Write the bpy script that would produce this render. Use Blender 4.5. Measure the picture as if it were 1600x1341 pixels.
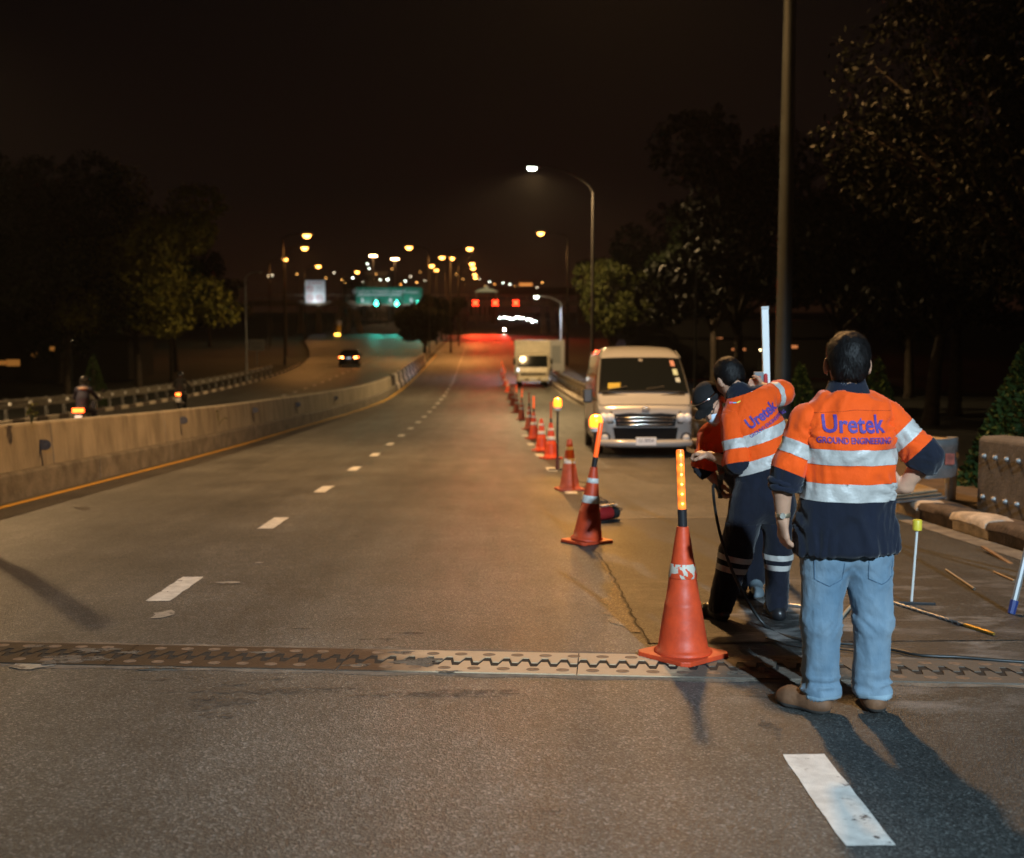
import bpy, bmesh, math, random
import numpy as np
from mathutils import Vector, Matrix, Euler
from mathutils.bvhtree import BVHTree

random.seed(7)
rng = np.random.default_rng(7)
SC = bpy.context.scene
COL = SC.collection
for o in list(bpy.data.objects):
    bpy.data.objects.remove(o)
R = math.radians

# ------------------------------------------------------------------ camera
FPX, CX, PITCH, YAW, CAMH = 1700.0, 800.0, 0.075, 0.0294, 1.47
HORIZON = 480.0
CY = HORIZON + FPX * math.tan(PITCH)
cam_d = bpy.data.cameras.new('camera')
cam = bpy.data.objects.new('camera', cam_d)
COL.objects.link(cam)
cam.location = (0, 0, CAMH)
cam.rotation_euler = (math.pi / 2 - PITCH, 0, -YAW)
cam_d.sensor_width = 36
cam_d.lens = 36 * FPX / 1600
cam_d.shift_y = -(670.5 - CY) / 1600
cam_d.clip_start = 0.05
cam_d.clip_end = 4000
cam_d.dof.use_dof = True
cam_d.dof.focus_distance = 5.6
cam_d.dof.aperture_fstop = 2.0
SC.camera = cam

# ------------------------------------------------------------------ world: the night sky over a lit city
W = bpy.data.worlds.new('World')
SC.world = W
W.use_nodes = True
wn = W.node_tree
wn.nodes.clear()
w_out = wn.nodes.new('ShaderNodeOutputWorld')
w_bg = wn.nodes.new('ShaderNodeBackground')
w_sky = wn.nodes.new('ShaderNodeTexSky')
w_sky.sky_type = 'NISHITA'
w_sky.sun_disc = False
w_sky.sun_elevation = R(-8)
w_sky.sun_rotation = R(200)
w_mix = wn.nodes.new('ShaderNodeMix')
w_mix.data_type = 'RGBA'
w_mix.blend_type = 'ADD'
w_mix.inputs[0].default_value = 1.0
w_geo = wn.nodes.new('ShaderNodeTexCoord')
w_sep = wn.nodes.new('ShaderNodeSeparateXYZ')
w_ramp = wn.nodes.new('ShaderNodeValToRGB')
wn.links.new(w_geo.outputs['Generated'], w_sep.inputs[0])
wn.links.new(w_sep.outputs['Z'], w_ramp.inputs[0])
cr = w_ramp.color_ramp
cr.elements[0].position = 0.0
cr.elements[0].color = (0.0150, 0.0056, 0.0026, 1)
cr.elements[1].position = 0.35
cr.elements[1].color = (0.0036, 0.0025, 0.0022, 1)
e = cr.elements.new(0.10)
e.color = (0.0066, 0.0035, 0.0025, 1)
wn.links.new(w_sky.outputs[0], w_mix.inputs[6])
wn.links.new(w_ramp.outputs[0], w_mix.inputs[7])
wn.links.new(w_mix.outputs[2], w_bg.inputs['Color'])
w_bg.inputs['Strength'].default_value = 0.75
wn.links.new(w_bg.outputs[0], w_out.inputs['Surface'])

SC.view_settings.view_transform = 'Standard'
SC.view_settings.look = 'None'
SC.view_settings.exposure = 0.0
SC.view_settings.gamma = 1.0
SC.view_settings.use_curve_mapping = False
SC.cycles.use_denoising = True
SC.cycles.max_bounces = 5
SC.cycles.diffuse_bounces = 2
SC.cycles.glossy_bounces = 3
SC.cycles.transmission_bounces = 3
SC.cycles.transparent_max_bounces = 6
SC.cycles.sample_clamp_indirect = 3.0
SC.cycles.caustics_reflective = False
SC.cycles.caustics_refractive = False
SC.cycles.use_light_tree = True

# ------------------------------------------------------------------ the lie of the land
SLOPE, YA, YB = 0.0706, 20.0, 86.0
def rz(y):
    if y < YA:
        return -SLOPE * y
    if y < YB:
        d = y - YA
        return -SLOPE * (y - d * d / (2 * (YB - YA)))
    return -SLOPE * (YA + YB) / 2

cam_m = Euler(cam.rotation_euler).to_matrix()
def ray(px, py):
    return cam_m @ Vector(((px - CX) / FPX, -(py - CY) / FPX, -1.0))
def at(px, py, y):
    d = ray(px, py)
    return Vector((0, 0, CAMH)) + d * (y / d.y)
def gnd(px, py):
    a, b = 0.6, 1500.0
    for _ in range(60):
        m = math.sqrt(a * b)
        if at(px, py, m).z > rz(m):
            a = m
        else:
            b = m
    p = at(px, py, a)
    return Vector((p.x, p.y, rz(p.y)))
def on_road(x, y, dz=0.0):
    return Vector((x, y, rz(y) + dz))
def slope_at(y):
    return math.atan((rz(y + .05) - rz(y - .05)) / .1)

# ------------------------------------------------------------------ helpers
def link(o, parent=None):
    COL.objects.link(o)
    if parent is not None:
        o.parent = parent
    return o
def thing(name, label, cat, loc=(0, 0, 0), rot=(0, 0, 0), group=None):
    o = bpy.data.objects.new(name, None)
    link(o)
    o.empty_display_size = .1
    o.location = loc
    o.rotation_euler = rot
    o['label'] = label
    o['category'] = cat
    if group:
        o['group'] = group
    return o
def tag(o, label, cat, group=None):
    o['label'] = label
    o['category'] = cat
    if group:
        o['group'] = group
    return o
def children(o):
    return [c for c in bpy.data.objects if c.parent == o]
def copy_tree(o, parent=None):
    c = o.copy()
    COL.objects.link(c)
    c.parent = parent
    for ch in o.children:
        copy_tree(ch, c)
    return c
def mesh_obj(name, verts, faces, mat, parent=None, smooth=False, loc=None):
    me = bpy.data.meshes.new(name)
    me.from_pydata([tuple(v) for v in verts], [], [tuple(f) for f in faces])
    if smooth:
        me.polygons.foreach_set('use_smooth', [True] * len(me.polygons))
    for m in (mat if isinstance(mat, (list, tuple)) else [mat]):
        if m is not None:
            me.materials.append(m)
    me.update()
    o = bpy.data.objects.new(name, me)
    if loc is not None:
        o.location = loc
    return link(o, parent)
def np_mesh(name, V, Q, mat, parent=None, smooth=True):
    """numpy verts (n,3), quads (m,4) or tris (m,3)"""
    me = bpy.data.meshes.new(name)
    V = np.asarray(V, dtype=np.float32)
    Q = np.asarray(Q, dtype=np.int32)
    k = Q.shape[1]
    me.vertices.add(len(V))
    me.vertices.foreach_set('co', V.ravel())
    me.loops.add(Q.size)
    me.loops.foreach_set('vertex_index', Q.ravel())
    me.polygons.add(len(Q))
    me.polygons.foreach_set('loop_start', np.arange(0, Q.size, k, dtype=np.int32))
    me.polygons.foreach_set('loop_total', np.full(len(Q), k, dtype=np.int32))
    if smooth:
        me.polygons.foreach_set('use_smooth', np.ones(len(Q), dtype=bool))
    for m in (mat if isinstance(mat, (list, tuple)) else [mat]):
        me.materials.append(m)
    me.update(calc_edges=True)
    me.validate()
    o = bpy.data.objects.new(name, me)
    return link(o, parent)

class MB:
    """collects shapes into one mesh"""
    def __init__(s):
        s.v = []
        s.f = []
    def add(s, vs, fs):
        n = len(s.v)
        s.v += [Vector(v) for v in vs]
        s.f += [tuple(i + n for i in f) for f in fs]
        return s
    def box(s, c, d, rot=None, taper=1.0):
        x, y, z = d[0] / 2, d[1] / 2, d[2] / 2
        t = taper
        vs = [Vector(p) for p in ((-x, -y, -z), (x, -y, -z), (x, y, -z), (-x, y, -z),
                                  (-x * t, -y * t, z), (x * t, -y * t, z), (x * t, y * t, z), (-x * t, y * t, z))]
        if rot is not None:
            m = rot if isinstance(rot, Matrix) else Euler(rot).to_matrix()
            vs = [m @ v for v in vs]
        c = Vector(c)
        return s.add([v + c for v in vs], [(0, 3, 2, 1), (4, 5, 6, 7), (0, 1, 5, 4), (1, 2, 6, 5), (2, 3, 7, 6), (3, 0, 4, 7)])
    def tube(s, pts, r, n=8, cap=True):
        pts = [Vector(p) for p in pts]
        rs = r if isinstance(r, (list, tuple)) else [r] * len(pts)
        vs, fs = [], []
        up = None
        for i, p in enumerate(pts):
            d = (pts[min(i + 1, len(pts) - 1)] - pts[max(i - 1, 0)]).normalized()
            if up is None:
                up = Vector((0, 0, 1)) if abs(d.z) < .9 else Vector((1, 0, 0))
            a = d.cross(up).normalized()
            b = d.cross(a).normalized()
            up = -b if False else up
            for k in range(n):
                t = 2 * math.pi * k / n
                vs.append(p + (a * math.cos(t) + b * math.sin(t)) * rs[i])
        for i in range(len(pts) - 1):
            for k in range(n):
                k2 = (k + 1) % n
                fs.append((i * n + k, (i + 1) * n + k, (i + 1) * n + k2, i * n + k2))
        if cap:
            fs.append(tuple(range(n)))
            fs.append(tuple((len(pts) - 1) * n + k for k in reversed(range(n))))
        return s.add(vs, fs)
    def lathe(s, prof, n=24, c=(0, 0, 0), axis='z', squash=1.0, cap=True):
        vs, fs = [], []
        c = Vector(c)
        for r, z in prof:
            for k in range(n):
                t = 2 * math.pi * k / n
                p = (r * math.cos(t), r * math.sin(t) * squash, z)
                if axis == 'y':
                    p = (p[0], p[2], p[1])
                elif axis == 'x':
                    p = (p[2], p[0], p[1])
                vs.append(c + Vector(p))
        for i in range(len(prof) - 1):
            for k in range(n):
                k2 = (k + 1) % n
                fs.append((i * n + k, i * n + k2, (i + 1) * n + k2, (i + 1) * n + k))
        if cap:
            fs.append(tuple(reversed(range(n))))
            fs.append(tuple((len(prof) - 1) * n + k for k in range(n)))
        return s.add(vs, fs)
    def prism(s, poly, a, b):
        """poly: list of 2D or 3D points; a,b: offset vectors for the two ends"""
        n = len(poly)
        P = [Vector(p) for p in poly]
        vs = [p + Vector(a) for p in P] + [p + Vector(b) for p in P]
        fs = [tuple(reversed(range(n))), tuple(range(n, 2 * n))]
        for i in range(n):
            j = (i + 1) % n
            fs.append((i, j, n + j, n + i))
        return s.add(vs, fs)
    def grid(s, rows):
        n = len(rows[0])
        vs = [p for r in rows for p in r]
        fs = []
        for i in range(len(rows) - 1):
            for k in range(n - 1):
                fs.append((i * n + k, i * n + k + 1, (i + 1) * n + k + 1, (i + 1) * n + k))
        return s.add(vs, fs)
    def build(s, name, mat, parent=None, smooth=False, bevel=0.0, seg=2, loc=None, auto=None):
        o = mesh_obj(name, s.v, s.f, mat, parent, smooth, loc)
        bm = bmesh.new()
        bm.from_mesh(o.data)
        bmesh.ops.recalc_face_normals(bm, faces=bm.faces)
        if auto is not None:
            for f in bm.faces:
                f.smooth = True
            for ed in bm.edges:
                if len(ed.link_faces) == 2 and ed.calc_face_angle(0) > R(auto):
                    ed.smooth = False
        bm.to_mesh(o.data)
        bm.free()
        if bevel:
            m = o.modifiers.new('bevel', 'BEVEL')
            m.width = bevel
            m.segments = seg
            m.limit_method = 'ANGLE'
            m.angle_limit = R(35)
        return o

# ------------------------------------------------------------------ materials
MATS = {}
def mat(name, col, rough=.6, metal=0.0, var=0.0, vscale=3.0, bump=0.0, bscale=40.0, spec=.5, col2=None, coat=0.0, detail=4.0, stretch=None):
    if name in MATS:
        return MATS[name]
    m = bpy.data.materials.new(name)
    m.use_nodes = True
    nt = m.node_tree
    b = nt.nodes['Principled BSDF']
    c4 = (*col, 1)
    b.inputs['Base Color'].default_value = c4
    b.inputs['Roughness'].default_value = rough
    b.inputs['Metallic'].default_value = metal
    b.inputs['Specular IOR Level'].default_value = spec
    b.inputs['Coat Weight'].default_value = coat
    tc = nt.nodes.new('ShaderNodeTexCoord')
    src = tc.outputs['Object']
    if stretch:
        mp = nt.nodes.new('ShaderNodeMapping')
        mp.inputs['Scale'].default_value = stretch
        nt.links.new(src, mp.inputs[0])
        src = mp.outputs[0]
    if var > 0:
        n = nt.nodes.new('ShaderNodeTexNoise')
        n.inputs['Scale'].default_value = vscale
        n.inputs['Detail'].default_value = detail
        n.inputs['Roughness'].default_value = .62
        nt.links.new(src, n.inputs['Vector'])
        rp = nt.nodes.new('ShaderNodeValToRGB')
        c2 = col2 or tuple(x * (1 - var) for x in col)
        c1 = col if col2 else tuple(min(1, x * (1 + var)) for x in col)
        rp.color_ramp.elements[0].position = .34
        rp.color_ramp.elements[1].position = .66
        rp.color_ramp.elements[0].color = (*c2, 1)
        rp.color_ramp.elements[1].color = (*c1, 1)
        nt.links.new(n.outputs[0], rp.inputs[0])
        nt.links.new(rp.outputs[0], b.inputs['Base Color'])
    if bump > 0:
        n2 = nt.nodes.new('ShaderNodeTexNoise')
        n2.inputs['Scale'].default_value = bscale
        n2.inputs['Detail'].default_value = 5
        nt.links.new(src, n2.inputs['Vector'])
        bp = nt.nodes.new('ShaderNodeBump')
        bp.inputs['Strength'].default_value = bump
        bp.inputs['Distance'].default_value = .02
        nt.links.new(n2.outputs[0], bp.inputs['Height'])
        nt.links.new(bp.outputs[0], b.inputs['Normal'])
    MATS[name] = m
    return m
def emit(name, col, s, base=None):
    if name in MATS:
        return MATS[name]
    m = bpy.data.materials.new(name)
    m.use_nodes = True
    b = m.node_tree.nodes['Principled BSDF']
    b.inputs['Base Color'].default_value = (*(base or col), 1)
    b.inputs['Emission Color'].default_value = (*col, 1)
    b.inputs['Emission Strength'].default_value = s
    b.inputs['Roughness'].default_value = .3
    MATS[name] = m
    return m
def glass(name, col, rough=.03, alpha=.35):
    if name in MATS:
        return MATS[name]
    m = mat(name, col, rough, spec=.6)
    m.node_tree.nodes['Principled BSDF'].inputs['Alpha'].default_value = alpha
    return m

def noise3(P, scale, seed=0):
    """smooth value noise in numpy, range -1..1"""
    r = np.random.default_rng(seed)
    T = r.uniform(-1, 1, (32, 32, 32))
    q = np.asarray(P) * scale + 100.0
    i = np.floor(q).astype(int)
    f = q - i
    f = f * f * (3 - 2 * f)
    out = 0
    for dx in (0, 1):
        for dy in (0, 1):
            for dz in (0, 1):
                w = (f[..., 0] if dx else 1 - f[..., 0]) * (f[..., 1] if dy else 1 - f[..., 1]) * (f[..., 2] if dz else 1 - f[..., 2])
                out = out + w * T[(i[..., 0] + dx) % 32, (i[..., 1] + dy) % 32, (i[..., 2] + dz) % 32]
    return out

# ------------------------------------------------------------------ implicit bodies (people, soft shapes)
def seg_sd(P, a, b, ra, rb, n=None, k=1.0):
    """rounded cone from a to b; cross-section flattened by k along axis n"""
    a = np.array(a, float)
    b = np.array(b, float)
    ab = b - a
    L2 = max(ab @ ab, 1e-9)
    ap = P - a
    t = np.clip((ap @ ab) / L2, 0, 1)
    d = ap - t[..., None] * ab
    r = ra + (rb - ra) * t
    if n is None or k == 1.0:
        return np.sqrt((d * d).sum(-1)) - r
    n = np.array(n, float)
    n /= np.linalg.norm(n)
    dn = d @ n
    d2 = d + ((k - 1) * dn)[..., None] * n
    return (np.sqrt((d2 * d2).sum(-1)) - r) / (1 + (k - 1) * .5)
def ell_sd(P, c, r, rot=None):
    d = P - np.array(c, float)
    if rot is not None:
        d = d @ np.array(rot)
    r = np.array(r, float)
    q = np.sqrt(((d / r) ** 2).sum(-1))
    g = np.sqrt(((d / r ** 2) ** 2).sum(-1)) + 1e-9
    return q * (q - 1) / g
def smin(a, b, k):
    h = np.maximum(k - np.abs(a - b), 0) / k
    return np.minimum(a, b) - h * h * k * .25
def surface_nets(fn, lo, hi, h):
    lo = np.array(lo, float)
    hi = np.array(hi, float)
    n = np.ceil((hi - lo) / h).astype(int) + 1
    ax = [lo[i] + h * np.arange(n[i]) for i in range(3)]
    G = np.stack(np.meshgrid(*ax, indexing='ij'), -1)
    D = fn(G)
    s = D < 0
    nx, ny, nz = D.shape
    acc = np.zeros((nx - 1, ny - 1, nz - 1, 3))
    cnt = np.zeros((nx - 1, ny - 1, nz - 1))
    corners = [(i, j, k) for i in (0, 1) for j in (0, 1) for k in (0, 1)]
    def sl(A, c):
        return A[c[0]:nx - 1 + c[0], c[1]:ny - 1 + c[1], c[2]:nz - 1 + c[2]]
    for c in corners:
        for axi in range(3):
            if c[axi] == 1:
                continue
            c2 = list(c)
            c2[axi] = 1
            d1, d2 = sl(D, c), sl(D, c2)
            cross = (d1 < 0) != (d2 < 0)
            t = np.where(cross, d1 / np.where(np.abs(d1 - d2) < 1e-12, 1, d1 - d2), 0)
            for q in range(3):
                acc[..., q] += np.where(cross, c[q] + (t if q == axi else 0), 0)
            cnt += cross
    act = cnt > 0
    idx = -np.ones(act.shape, int)
    idx[act] = np.arange(act.sum())
    base = np.argwhere(act)
    V = lo + h * (base + acc[act] / cnt[act][:, None])
    quads = []
    for axi in range(3):
        a1, a2 = (axi + 1) % 3, (axi + 2) % 3
        S1 = np.take(s, range(0, s.shape[axi] - 1), axi)
        S2 = np.take(s, range(1, s.shape[axi]), axi)
        E = np.argwhere(S1 != S2)
        ok = (E[:, a1] > 0) & (E[:, a2] > 0) & (E[:, a1] < s.shape[a1] - 1) & (E[:, a2] < s.shape[a2] - 1)
        E = E[ok]
        if not len(E):
            continue
        def cell(o1, o2):
            e2 = E.copy()
            e2[:, a1] -= o1
            e2[:, a2] -= o2
            return idx[e2[:, 0], e2[:, 1], e2[:, 2]]
        q = np.stack([cell(1, 1), cell(0, 1), cell(0, 0), cell(1, 0)], 1)
        flip = ~s[E[:, 0], E[:, 1], E[:, 2]]
        q[flip] = q[flip][:, ::-1]
        quads.append(q)
    return V, np.concatenate(quads)
def vnormals(V, Q):
    a, b, c, d = (V[Q[:, i]] for i in range(4))
    n = np.cross(c - a, d - b)
    N = np.zeros_like(V)
    for i in range(4):
        np.add.at(N, Q[:, i], n)
    return N / (np.linalg.norm(N, axis=1)[:, None] + 1e-12)
def blend(prims, k=.03):
    def fn(P):
        out = None
        for p in prims:
            kk = p[1] if isinstance(p, tuple) else k
            d = (p[0] if isinstance(p, tuple) else p)(P)
            out = d if out is None else smin(out, d, kk)
        return out
    return fn
def S(a, b, ra, rb=None, n=None, k=1.0):
    return lambda P: seg_sd(P, a, b, ra, ra if rb is None else rb, n, k)
def E(c, r, rot=None):
    return lambda P: ell_sd(P, c, r, rot)
# ================================================================== surfaces
def asphalt(name, base, dust=False):
    m = bpy.data.materials.new(name)
    m.use_nodes = True
    nt = m.node_tree
    N = nt.nodes.new
    L = nt.links.new
    b = nt.nodes['Principled BSDF']
    tc = N('ShaderNodeTexCoord')
    P = tc.outputs['Object']
    vo = N('ShaderNodeTexVoronoi')
    vo.inputs['Scale'].default_value = 135
    L(P, vo.inputs['Vector'])
    bw = N('ShaderNodeSeparateColor')
    L(vo.outputs['Color'], bw.inputs[0])
    r1 = N('ShaderNodeValToRGB')
    els = r1.color_ramp.elements
    els[0].position, els[0].color = 0.0, (*[c * .42 for c in base], 1)
    els[1].position, els[1].color = 1.0, (*[min(1, c * 2.5) for c in base], 1)
    e = els.new(.5)
    e.color = (*[c * .78 for c in base], 1)
    e = els.new(.86)
    e.color = (*[c * 1.25 for c in base], 1)
    L(bw.outputs[0], r1.inputs[0])
    # broad patchiness
    def noise(scale, detail=4, stretch=None, rough=.6):
        n = N('ShaderNodeTexNoise')
        n.inputs['Scale'].default_value = scale
        n.inputs['Detail'].default_value = detail
        n.inputs['Roughness'].default_value = rough
        if stretch:
            mp = N('ShaderNodeMapping')
            mp.inputs['Scale'].default_value = stretch
            L(P, mp.inputs[0])
            L(mp.outputs[0], n.inputs['Vector'])
        else:
            L(P, n.inputs['Vector'])
        return n.outputs[0]
    def mul(a, fac, lo, hi):
        mr = N('ShaderNodeMapRange')
        mr.inputs[1].default_value = .3
        mr.inputs[2].default_value = .7
        mr.inputs[3].default_value = lo
        mr.inputs[4].default_value = hi
        L(fac, mr.inputs[0])
        mx = N('ShaderNodeMix')
        mx.data_type = 'RGBA'
        mx.blend_type = 'MULTIPLY'
        mx.inputs[0].default_value = 1
        L(a, mx.inputs[6])
        L(mr.outputs[0], mx.inputs[7])
        return mx.outputs[2]
    c = mul(r1.outputs[0], noise(.9), .74, 1.22)
    c = mul(c, noise(7, 6), .86, 1.14)
    c = mul(c, noise(1.0, 3, (1.3, .035, 1)), .70, 1.24)
    c = mul(c, noise(.35, 5), .84, 1.14)
    if dust:
        # grey drilling dust and slurry trampled round the work site
        n1 = noise(1.7, 8, (1.0, 2.2, 1), .68)
        sx = N('ShaderNodeSeparateXYZ')
        L(P, sx.inputs[0])
        def band(sock, a, bb, cc, d):
            r = N('ShaderNodeValToRGB')
            e = r.color_ramp.elements
            mr = N('ShaderNodeMapRange')
            mr.inputs[1].default_value = a
            mr.inputs[2].default_value = d
            L(sock, mr.inputs[0])
            e[0].position, e[0].color = 0, (0, 0, 0, 1)
            e[1].position, e[1].color = 1, (0, 0, 0, 1)
            x = e.new((bb - a) / (d - a))
            x.color = (1, 1, 1, 1)
            x = e.new((cc - a) / (d - a))
            x.color = (1, 1, 1, 1)
            L(mr.outputs[0], r.inputs[0])
            return r.outputs[0]
        # the closed lane is an older, darker surface, with the cool floodlit tone painted in
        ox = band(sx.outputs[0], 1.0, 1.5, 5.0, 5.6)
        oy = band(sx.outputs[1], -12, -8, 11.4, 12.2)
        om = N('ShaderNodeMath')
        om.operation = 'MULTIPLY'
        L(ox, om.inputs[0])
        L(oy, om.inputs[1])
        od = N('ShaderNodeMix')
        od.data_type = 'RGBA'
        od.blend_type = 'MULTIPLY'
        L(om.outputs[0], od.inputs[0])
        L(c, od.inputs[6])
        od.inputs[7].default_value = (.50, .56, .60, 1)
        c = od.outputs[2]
        bx = band(sx.outputs[0], .9, 1.5, 3.6, 5.2)
        by = band(sx.outputs[1], 4.3, 5.3, 7.4, 8.6)
        mm = N('ShaderNodeMath')
        mm.operation = 'MULTIPLY'
        L(bx, mm.inputs[0])
        L(by, mm.inputs[1])
        r2 = N('ShaderNodeValToRGB')
        r2.color_ramp.elements[0].position = .5
        r2.color_ramp.elements[1].position = .72
        L(n1, r2.inputs[0])
        m2 = N('ShaderNodeMath')
        m2.operation = 'MULTIPLY'
        L(mm.outputs[0], m2.inputs[0])
        L(r2.outputs[0], m2.inputs[1])
        mx = N('ShaderNodeMix')
        mx.data_type = 'RGBA'
        L(m2.outputs[0], mx.inputs[0])
        L(c, mx.inputs[6])
        mx.inputs[7].default_value = (.34, .34, .33, 1)
        c = mx.outputs[2]
        # dark damp slurry
        n3 = noise(1.1, 6, (1, 1.8, 1), .6)
        r3 = N('ShaderNodeValToRGB')
        r3.color_ramp.elements[0].position = .48
        r3.color_ramp.elements[1].position = .62
        L(n3, r3.inputs[0])
        m3 = N('ShaderNodeMath')
        m3.operation = 'MULTIPLY'
        L(mm.outputs[0], m3.inputs[0])
        L(r3.outputs[0], m3.inputs[1])
        m4 = N('ShaderNodeMath')
        m4.operation = 'MULTIPLY'
        m4.inputs[1].default_value = .6
        L(m3.outputs[0], m4.inputs[0])
        mx = N('ShaderNodeMix')
        mx.data_type = 'RGBA'
        L(m4.outputs[0], mx.inputs[0])
        L(c, mx.inputs[6])
        mx.inputs[7].default_value = (.045, .043, .042, 1)
        c = mx.outputs[2]
    L(c, b.inputs['Base Color'])
    rr = N('ShaderNodeMapRange')
    rr.inputs[3].default_value = .42
    rr.inputs[4].default_value = .64
    L(noise(2.0, 4, (1.5, .3, 1)), rr.inputs[0])
    L(rr.outputs[0], b.inputs['Roughness'])
    b.inputs['Specular IOR Level'].default_value = .3
    bp = N('ShaderNodeBump')
    bp.inputs['Strength'].default_value = .55
    bp.inputs['Distance'].default_value = .004
    L(vo.outputs['Distance'], bp.inputs['Height'])
    L(bp.outputs[0], b.inputs['Normal'])
    MATS[name] = m
    return m
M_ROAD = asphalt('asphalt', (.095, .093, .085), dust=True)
M_CRUMB = asphalt('crumbled_asphalt', (.17, .135, .095))
M_ROADL = asphalt('asphalt_left', (.075, .072, .068))
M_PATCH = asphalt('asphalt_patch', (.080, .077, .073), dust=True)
M_GROUND = mat('soil_and_grass', (.0045, .0055, .003), .95, var=.5, vscale=.8, bump=.4, bscale=20)
def paint_mat(name, col, wear):
    """road paint with worn flecks"""
    if name in MATS:
        return MATS[name]
    m = mat(name, col, .55, var=.16, vscale=14, bump=.25, bscale=180)
    nt = m.node_tree
    b = nt.nodes['Principled BSDF']
    tc = nt.nodes.new('ShaderNodeTexCoord')
    n = nt.nodes.new('ShaderNodeTexNoise')
    n.inputs['Scale'].default_value = 9
    n.inputs['Detail'].default_value = 9
    n.inputs['Roughness'].default_value = .72
    nt.links.new(tc.outputs['Object'], n.inputs['Vector'])
    r = nt.nodes.new('ShaderNodeValToRGB')
    r.color_ramp.elements[0].position = wear
    r.color_ramp.elements[1].position = wear + .04
    nt.links.new(n.outputs[0], r.inputs[0])
    old = b.inputs['Base Color'].links[0].from_socket
    mx = nt.nodes.new('ShaderNodeMix')
    mx.data_type = 'RGBA'
    nt.links.new(r.outputs[0], mx.inputs[0])
    mx.inputs[6].default_value = (.09, .085, .08, 1)
    nt.links.new(old, mx.inputs[7])
    nt.links.new(mx.outputs[2], b.inputs['Base Color'])
    return m
M_WHITEPAINT = paint_mat('road_paint_white', (.60, .60, .57), .36)
M_YELLOWPAINT = paint_mat('road_paint_yellow', (.62, .36, .05), .28)
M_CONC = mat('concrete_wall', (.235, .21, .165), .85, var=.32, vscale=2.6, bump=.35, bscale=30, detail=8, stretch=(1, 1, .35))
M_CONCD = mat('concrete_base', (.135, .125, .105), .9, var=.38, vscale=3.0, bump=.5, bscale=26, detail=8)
M_KW = mat('kerb_paint_white', (.50, .43, .35), .8, var=.35, vscale=9, bump=.5, bscale=30, detail=8)
M_KB = mat('kerb_paint_dark', (.07, .05, .04), .8, var=.5, vscale=9, bump=.5, bscale=30, detail=8)
M_PAVE = mat('pavement_soil', (.085, .06, .038), .95, var=.4, vscale=4, bump=.6, bscale=14)
M_GALV = mat('galvanised_steel', (.40, .41, .42), .42, .75, var=.25, vscale=6)
M_GALVD = mat('dull_steel', (.22, .22, .22), .5, .6, var=.3, vscale=5)
M_BLACK = mat('black_rubber', (.012, .012, .013), .6, bump=.1)
M_DARK = mat('dark_plastic', (.02, .02, .022), .35)
M_REFL = mat('reflector_white', (.85, .87, .88), .25)
M_GAPSHADE = mat('joint_gap_shade', (.006, .006, .006), .9)

def strip(name, xa, xb, ys, dz, m, parent=None, nx=1):
    """sheet following the road profile; xa, xb functions of y"""
    fa = xa if callable(xa) else (lambda y: xa)
    fb = xb if callable(xb) else (lambda y: xb)
    rows = []
    for y in ys:
        rows.append([Vector((fa(y) + (fb(y) - fa(y)) * i / nx, y, rz(y) + dz)) for i in range(nx + 1)])
    mb = MB().grid(rows)
    return mb.build(name, m, parent)
def ylist(a, b, step=2.0):
    n = max(1, int(math.ceil((b - a) / step)))
    return [a + (b - a) * i / n for i in range(n + 1)]
def smooth01(t):
    t = min(1, max(0, t))
    return t * t * (3 - 2 * t)
def wx(y):            # the yellow edge line / median drifts right where the road narrows
    return -5.72 + .95 * smooth01((y - 30) / 28)
def left_edge(y):     # far kerb of the other carriageway
    return -15.6 - 17 * smooth01((y - 82) / 140)

yl = ylist(-25, 120, 1.5) + [140, 170, 210, 260, 330, 450, 700, 1100]
g = strip('ground', -700, 700, yl, -.22, M_GROUND, nx=4)
g['kind'] = 'structure'
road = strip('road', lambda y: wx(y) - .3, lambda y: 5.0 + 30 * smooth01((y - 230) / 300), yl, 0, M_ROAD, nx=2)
road['kind'] = 'structure'
roadl = strip('left_road', left_edge, lambda y: wx(y) - .6, yl, -.004, M_ROADL, nx=2)
roadl['kind'] = 'structure'
# the closed lane: re-laid asphalt between the lane line and the kerb, ragged along its edge
pr = random.Random(3)
edge = []
y = 5.98
while y < 11.63:
    edge.append((.93 + .016 * math.sin(y * 1.7) + pr.uniform(-.012, .012) + .012 * (y - 4), y))
    y += .09
vs = [Vector((x, y, rz(y) + .004)) for x, y in edge] + [Vector((4.72, y, rz(y) + .004)) for x, y in edge]
n = len(edge)
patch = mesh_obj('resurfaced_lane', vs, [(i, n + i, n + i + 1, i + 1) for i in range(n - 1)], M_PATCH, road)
patch['kind'] = 'structure'
# crumbled tan edge of the old surface
cl, crr = [], []
for x, y in edge:
    if 6.2 < y < 9.2:
        w = .02 + .16 * max(0, math.sin(y * 1.9 + 1)) * pr.uniform(.5, 1.1)
        cl.append(Vector((x - w, y, rz(y) + .003)))
        crr.append(Vector((x - .004, y, rz(y) + .0055)))
n = len(cl)
o = mesh_obj('crumbled_edge', cl + crr, [(i, n + i, n + i + 1, i + 1) for i in range(n - 1)], M_CRUMB, road)
o['kind'] = 'stuff'
# tar-filled crack along that edge
crk = MB()
pts = [(x + .012, y) for x, y in edge if 5.9 < y < 9.4]
for (x, y), (x2, y2) in zip(pts[:-1], pts[1:]):
    w = pr.uniform(.002, .008)
    crk.add([(x - w, y, rz(y) + .0065), (x + w, y, rz(y) + .0065), (x2 + w, y2, rz(y2) + .0065), (x2 - w, y2, rz(y2) + .0065)], [(0, 1, 2, 3)])
crk.build('tar_crack', mat('tar', (.018, .015, .012), .8), road)

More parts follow.
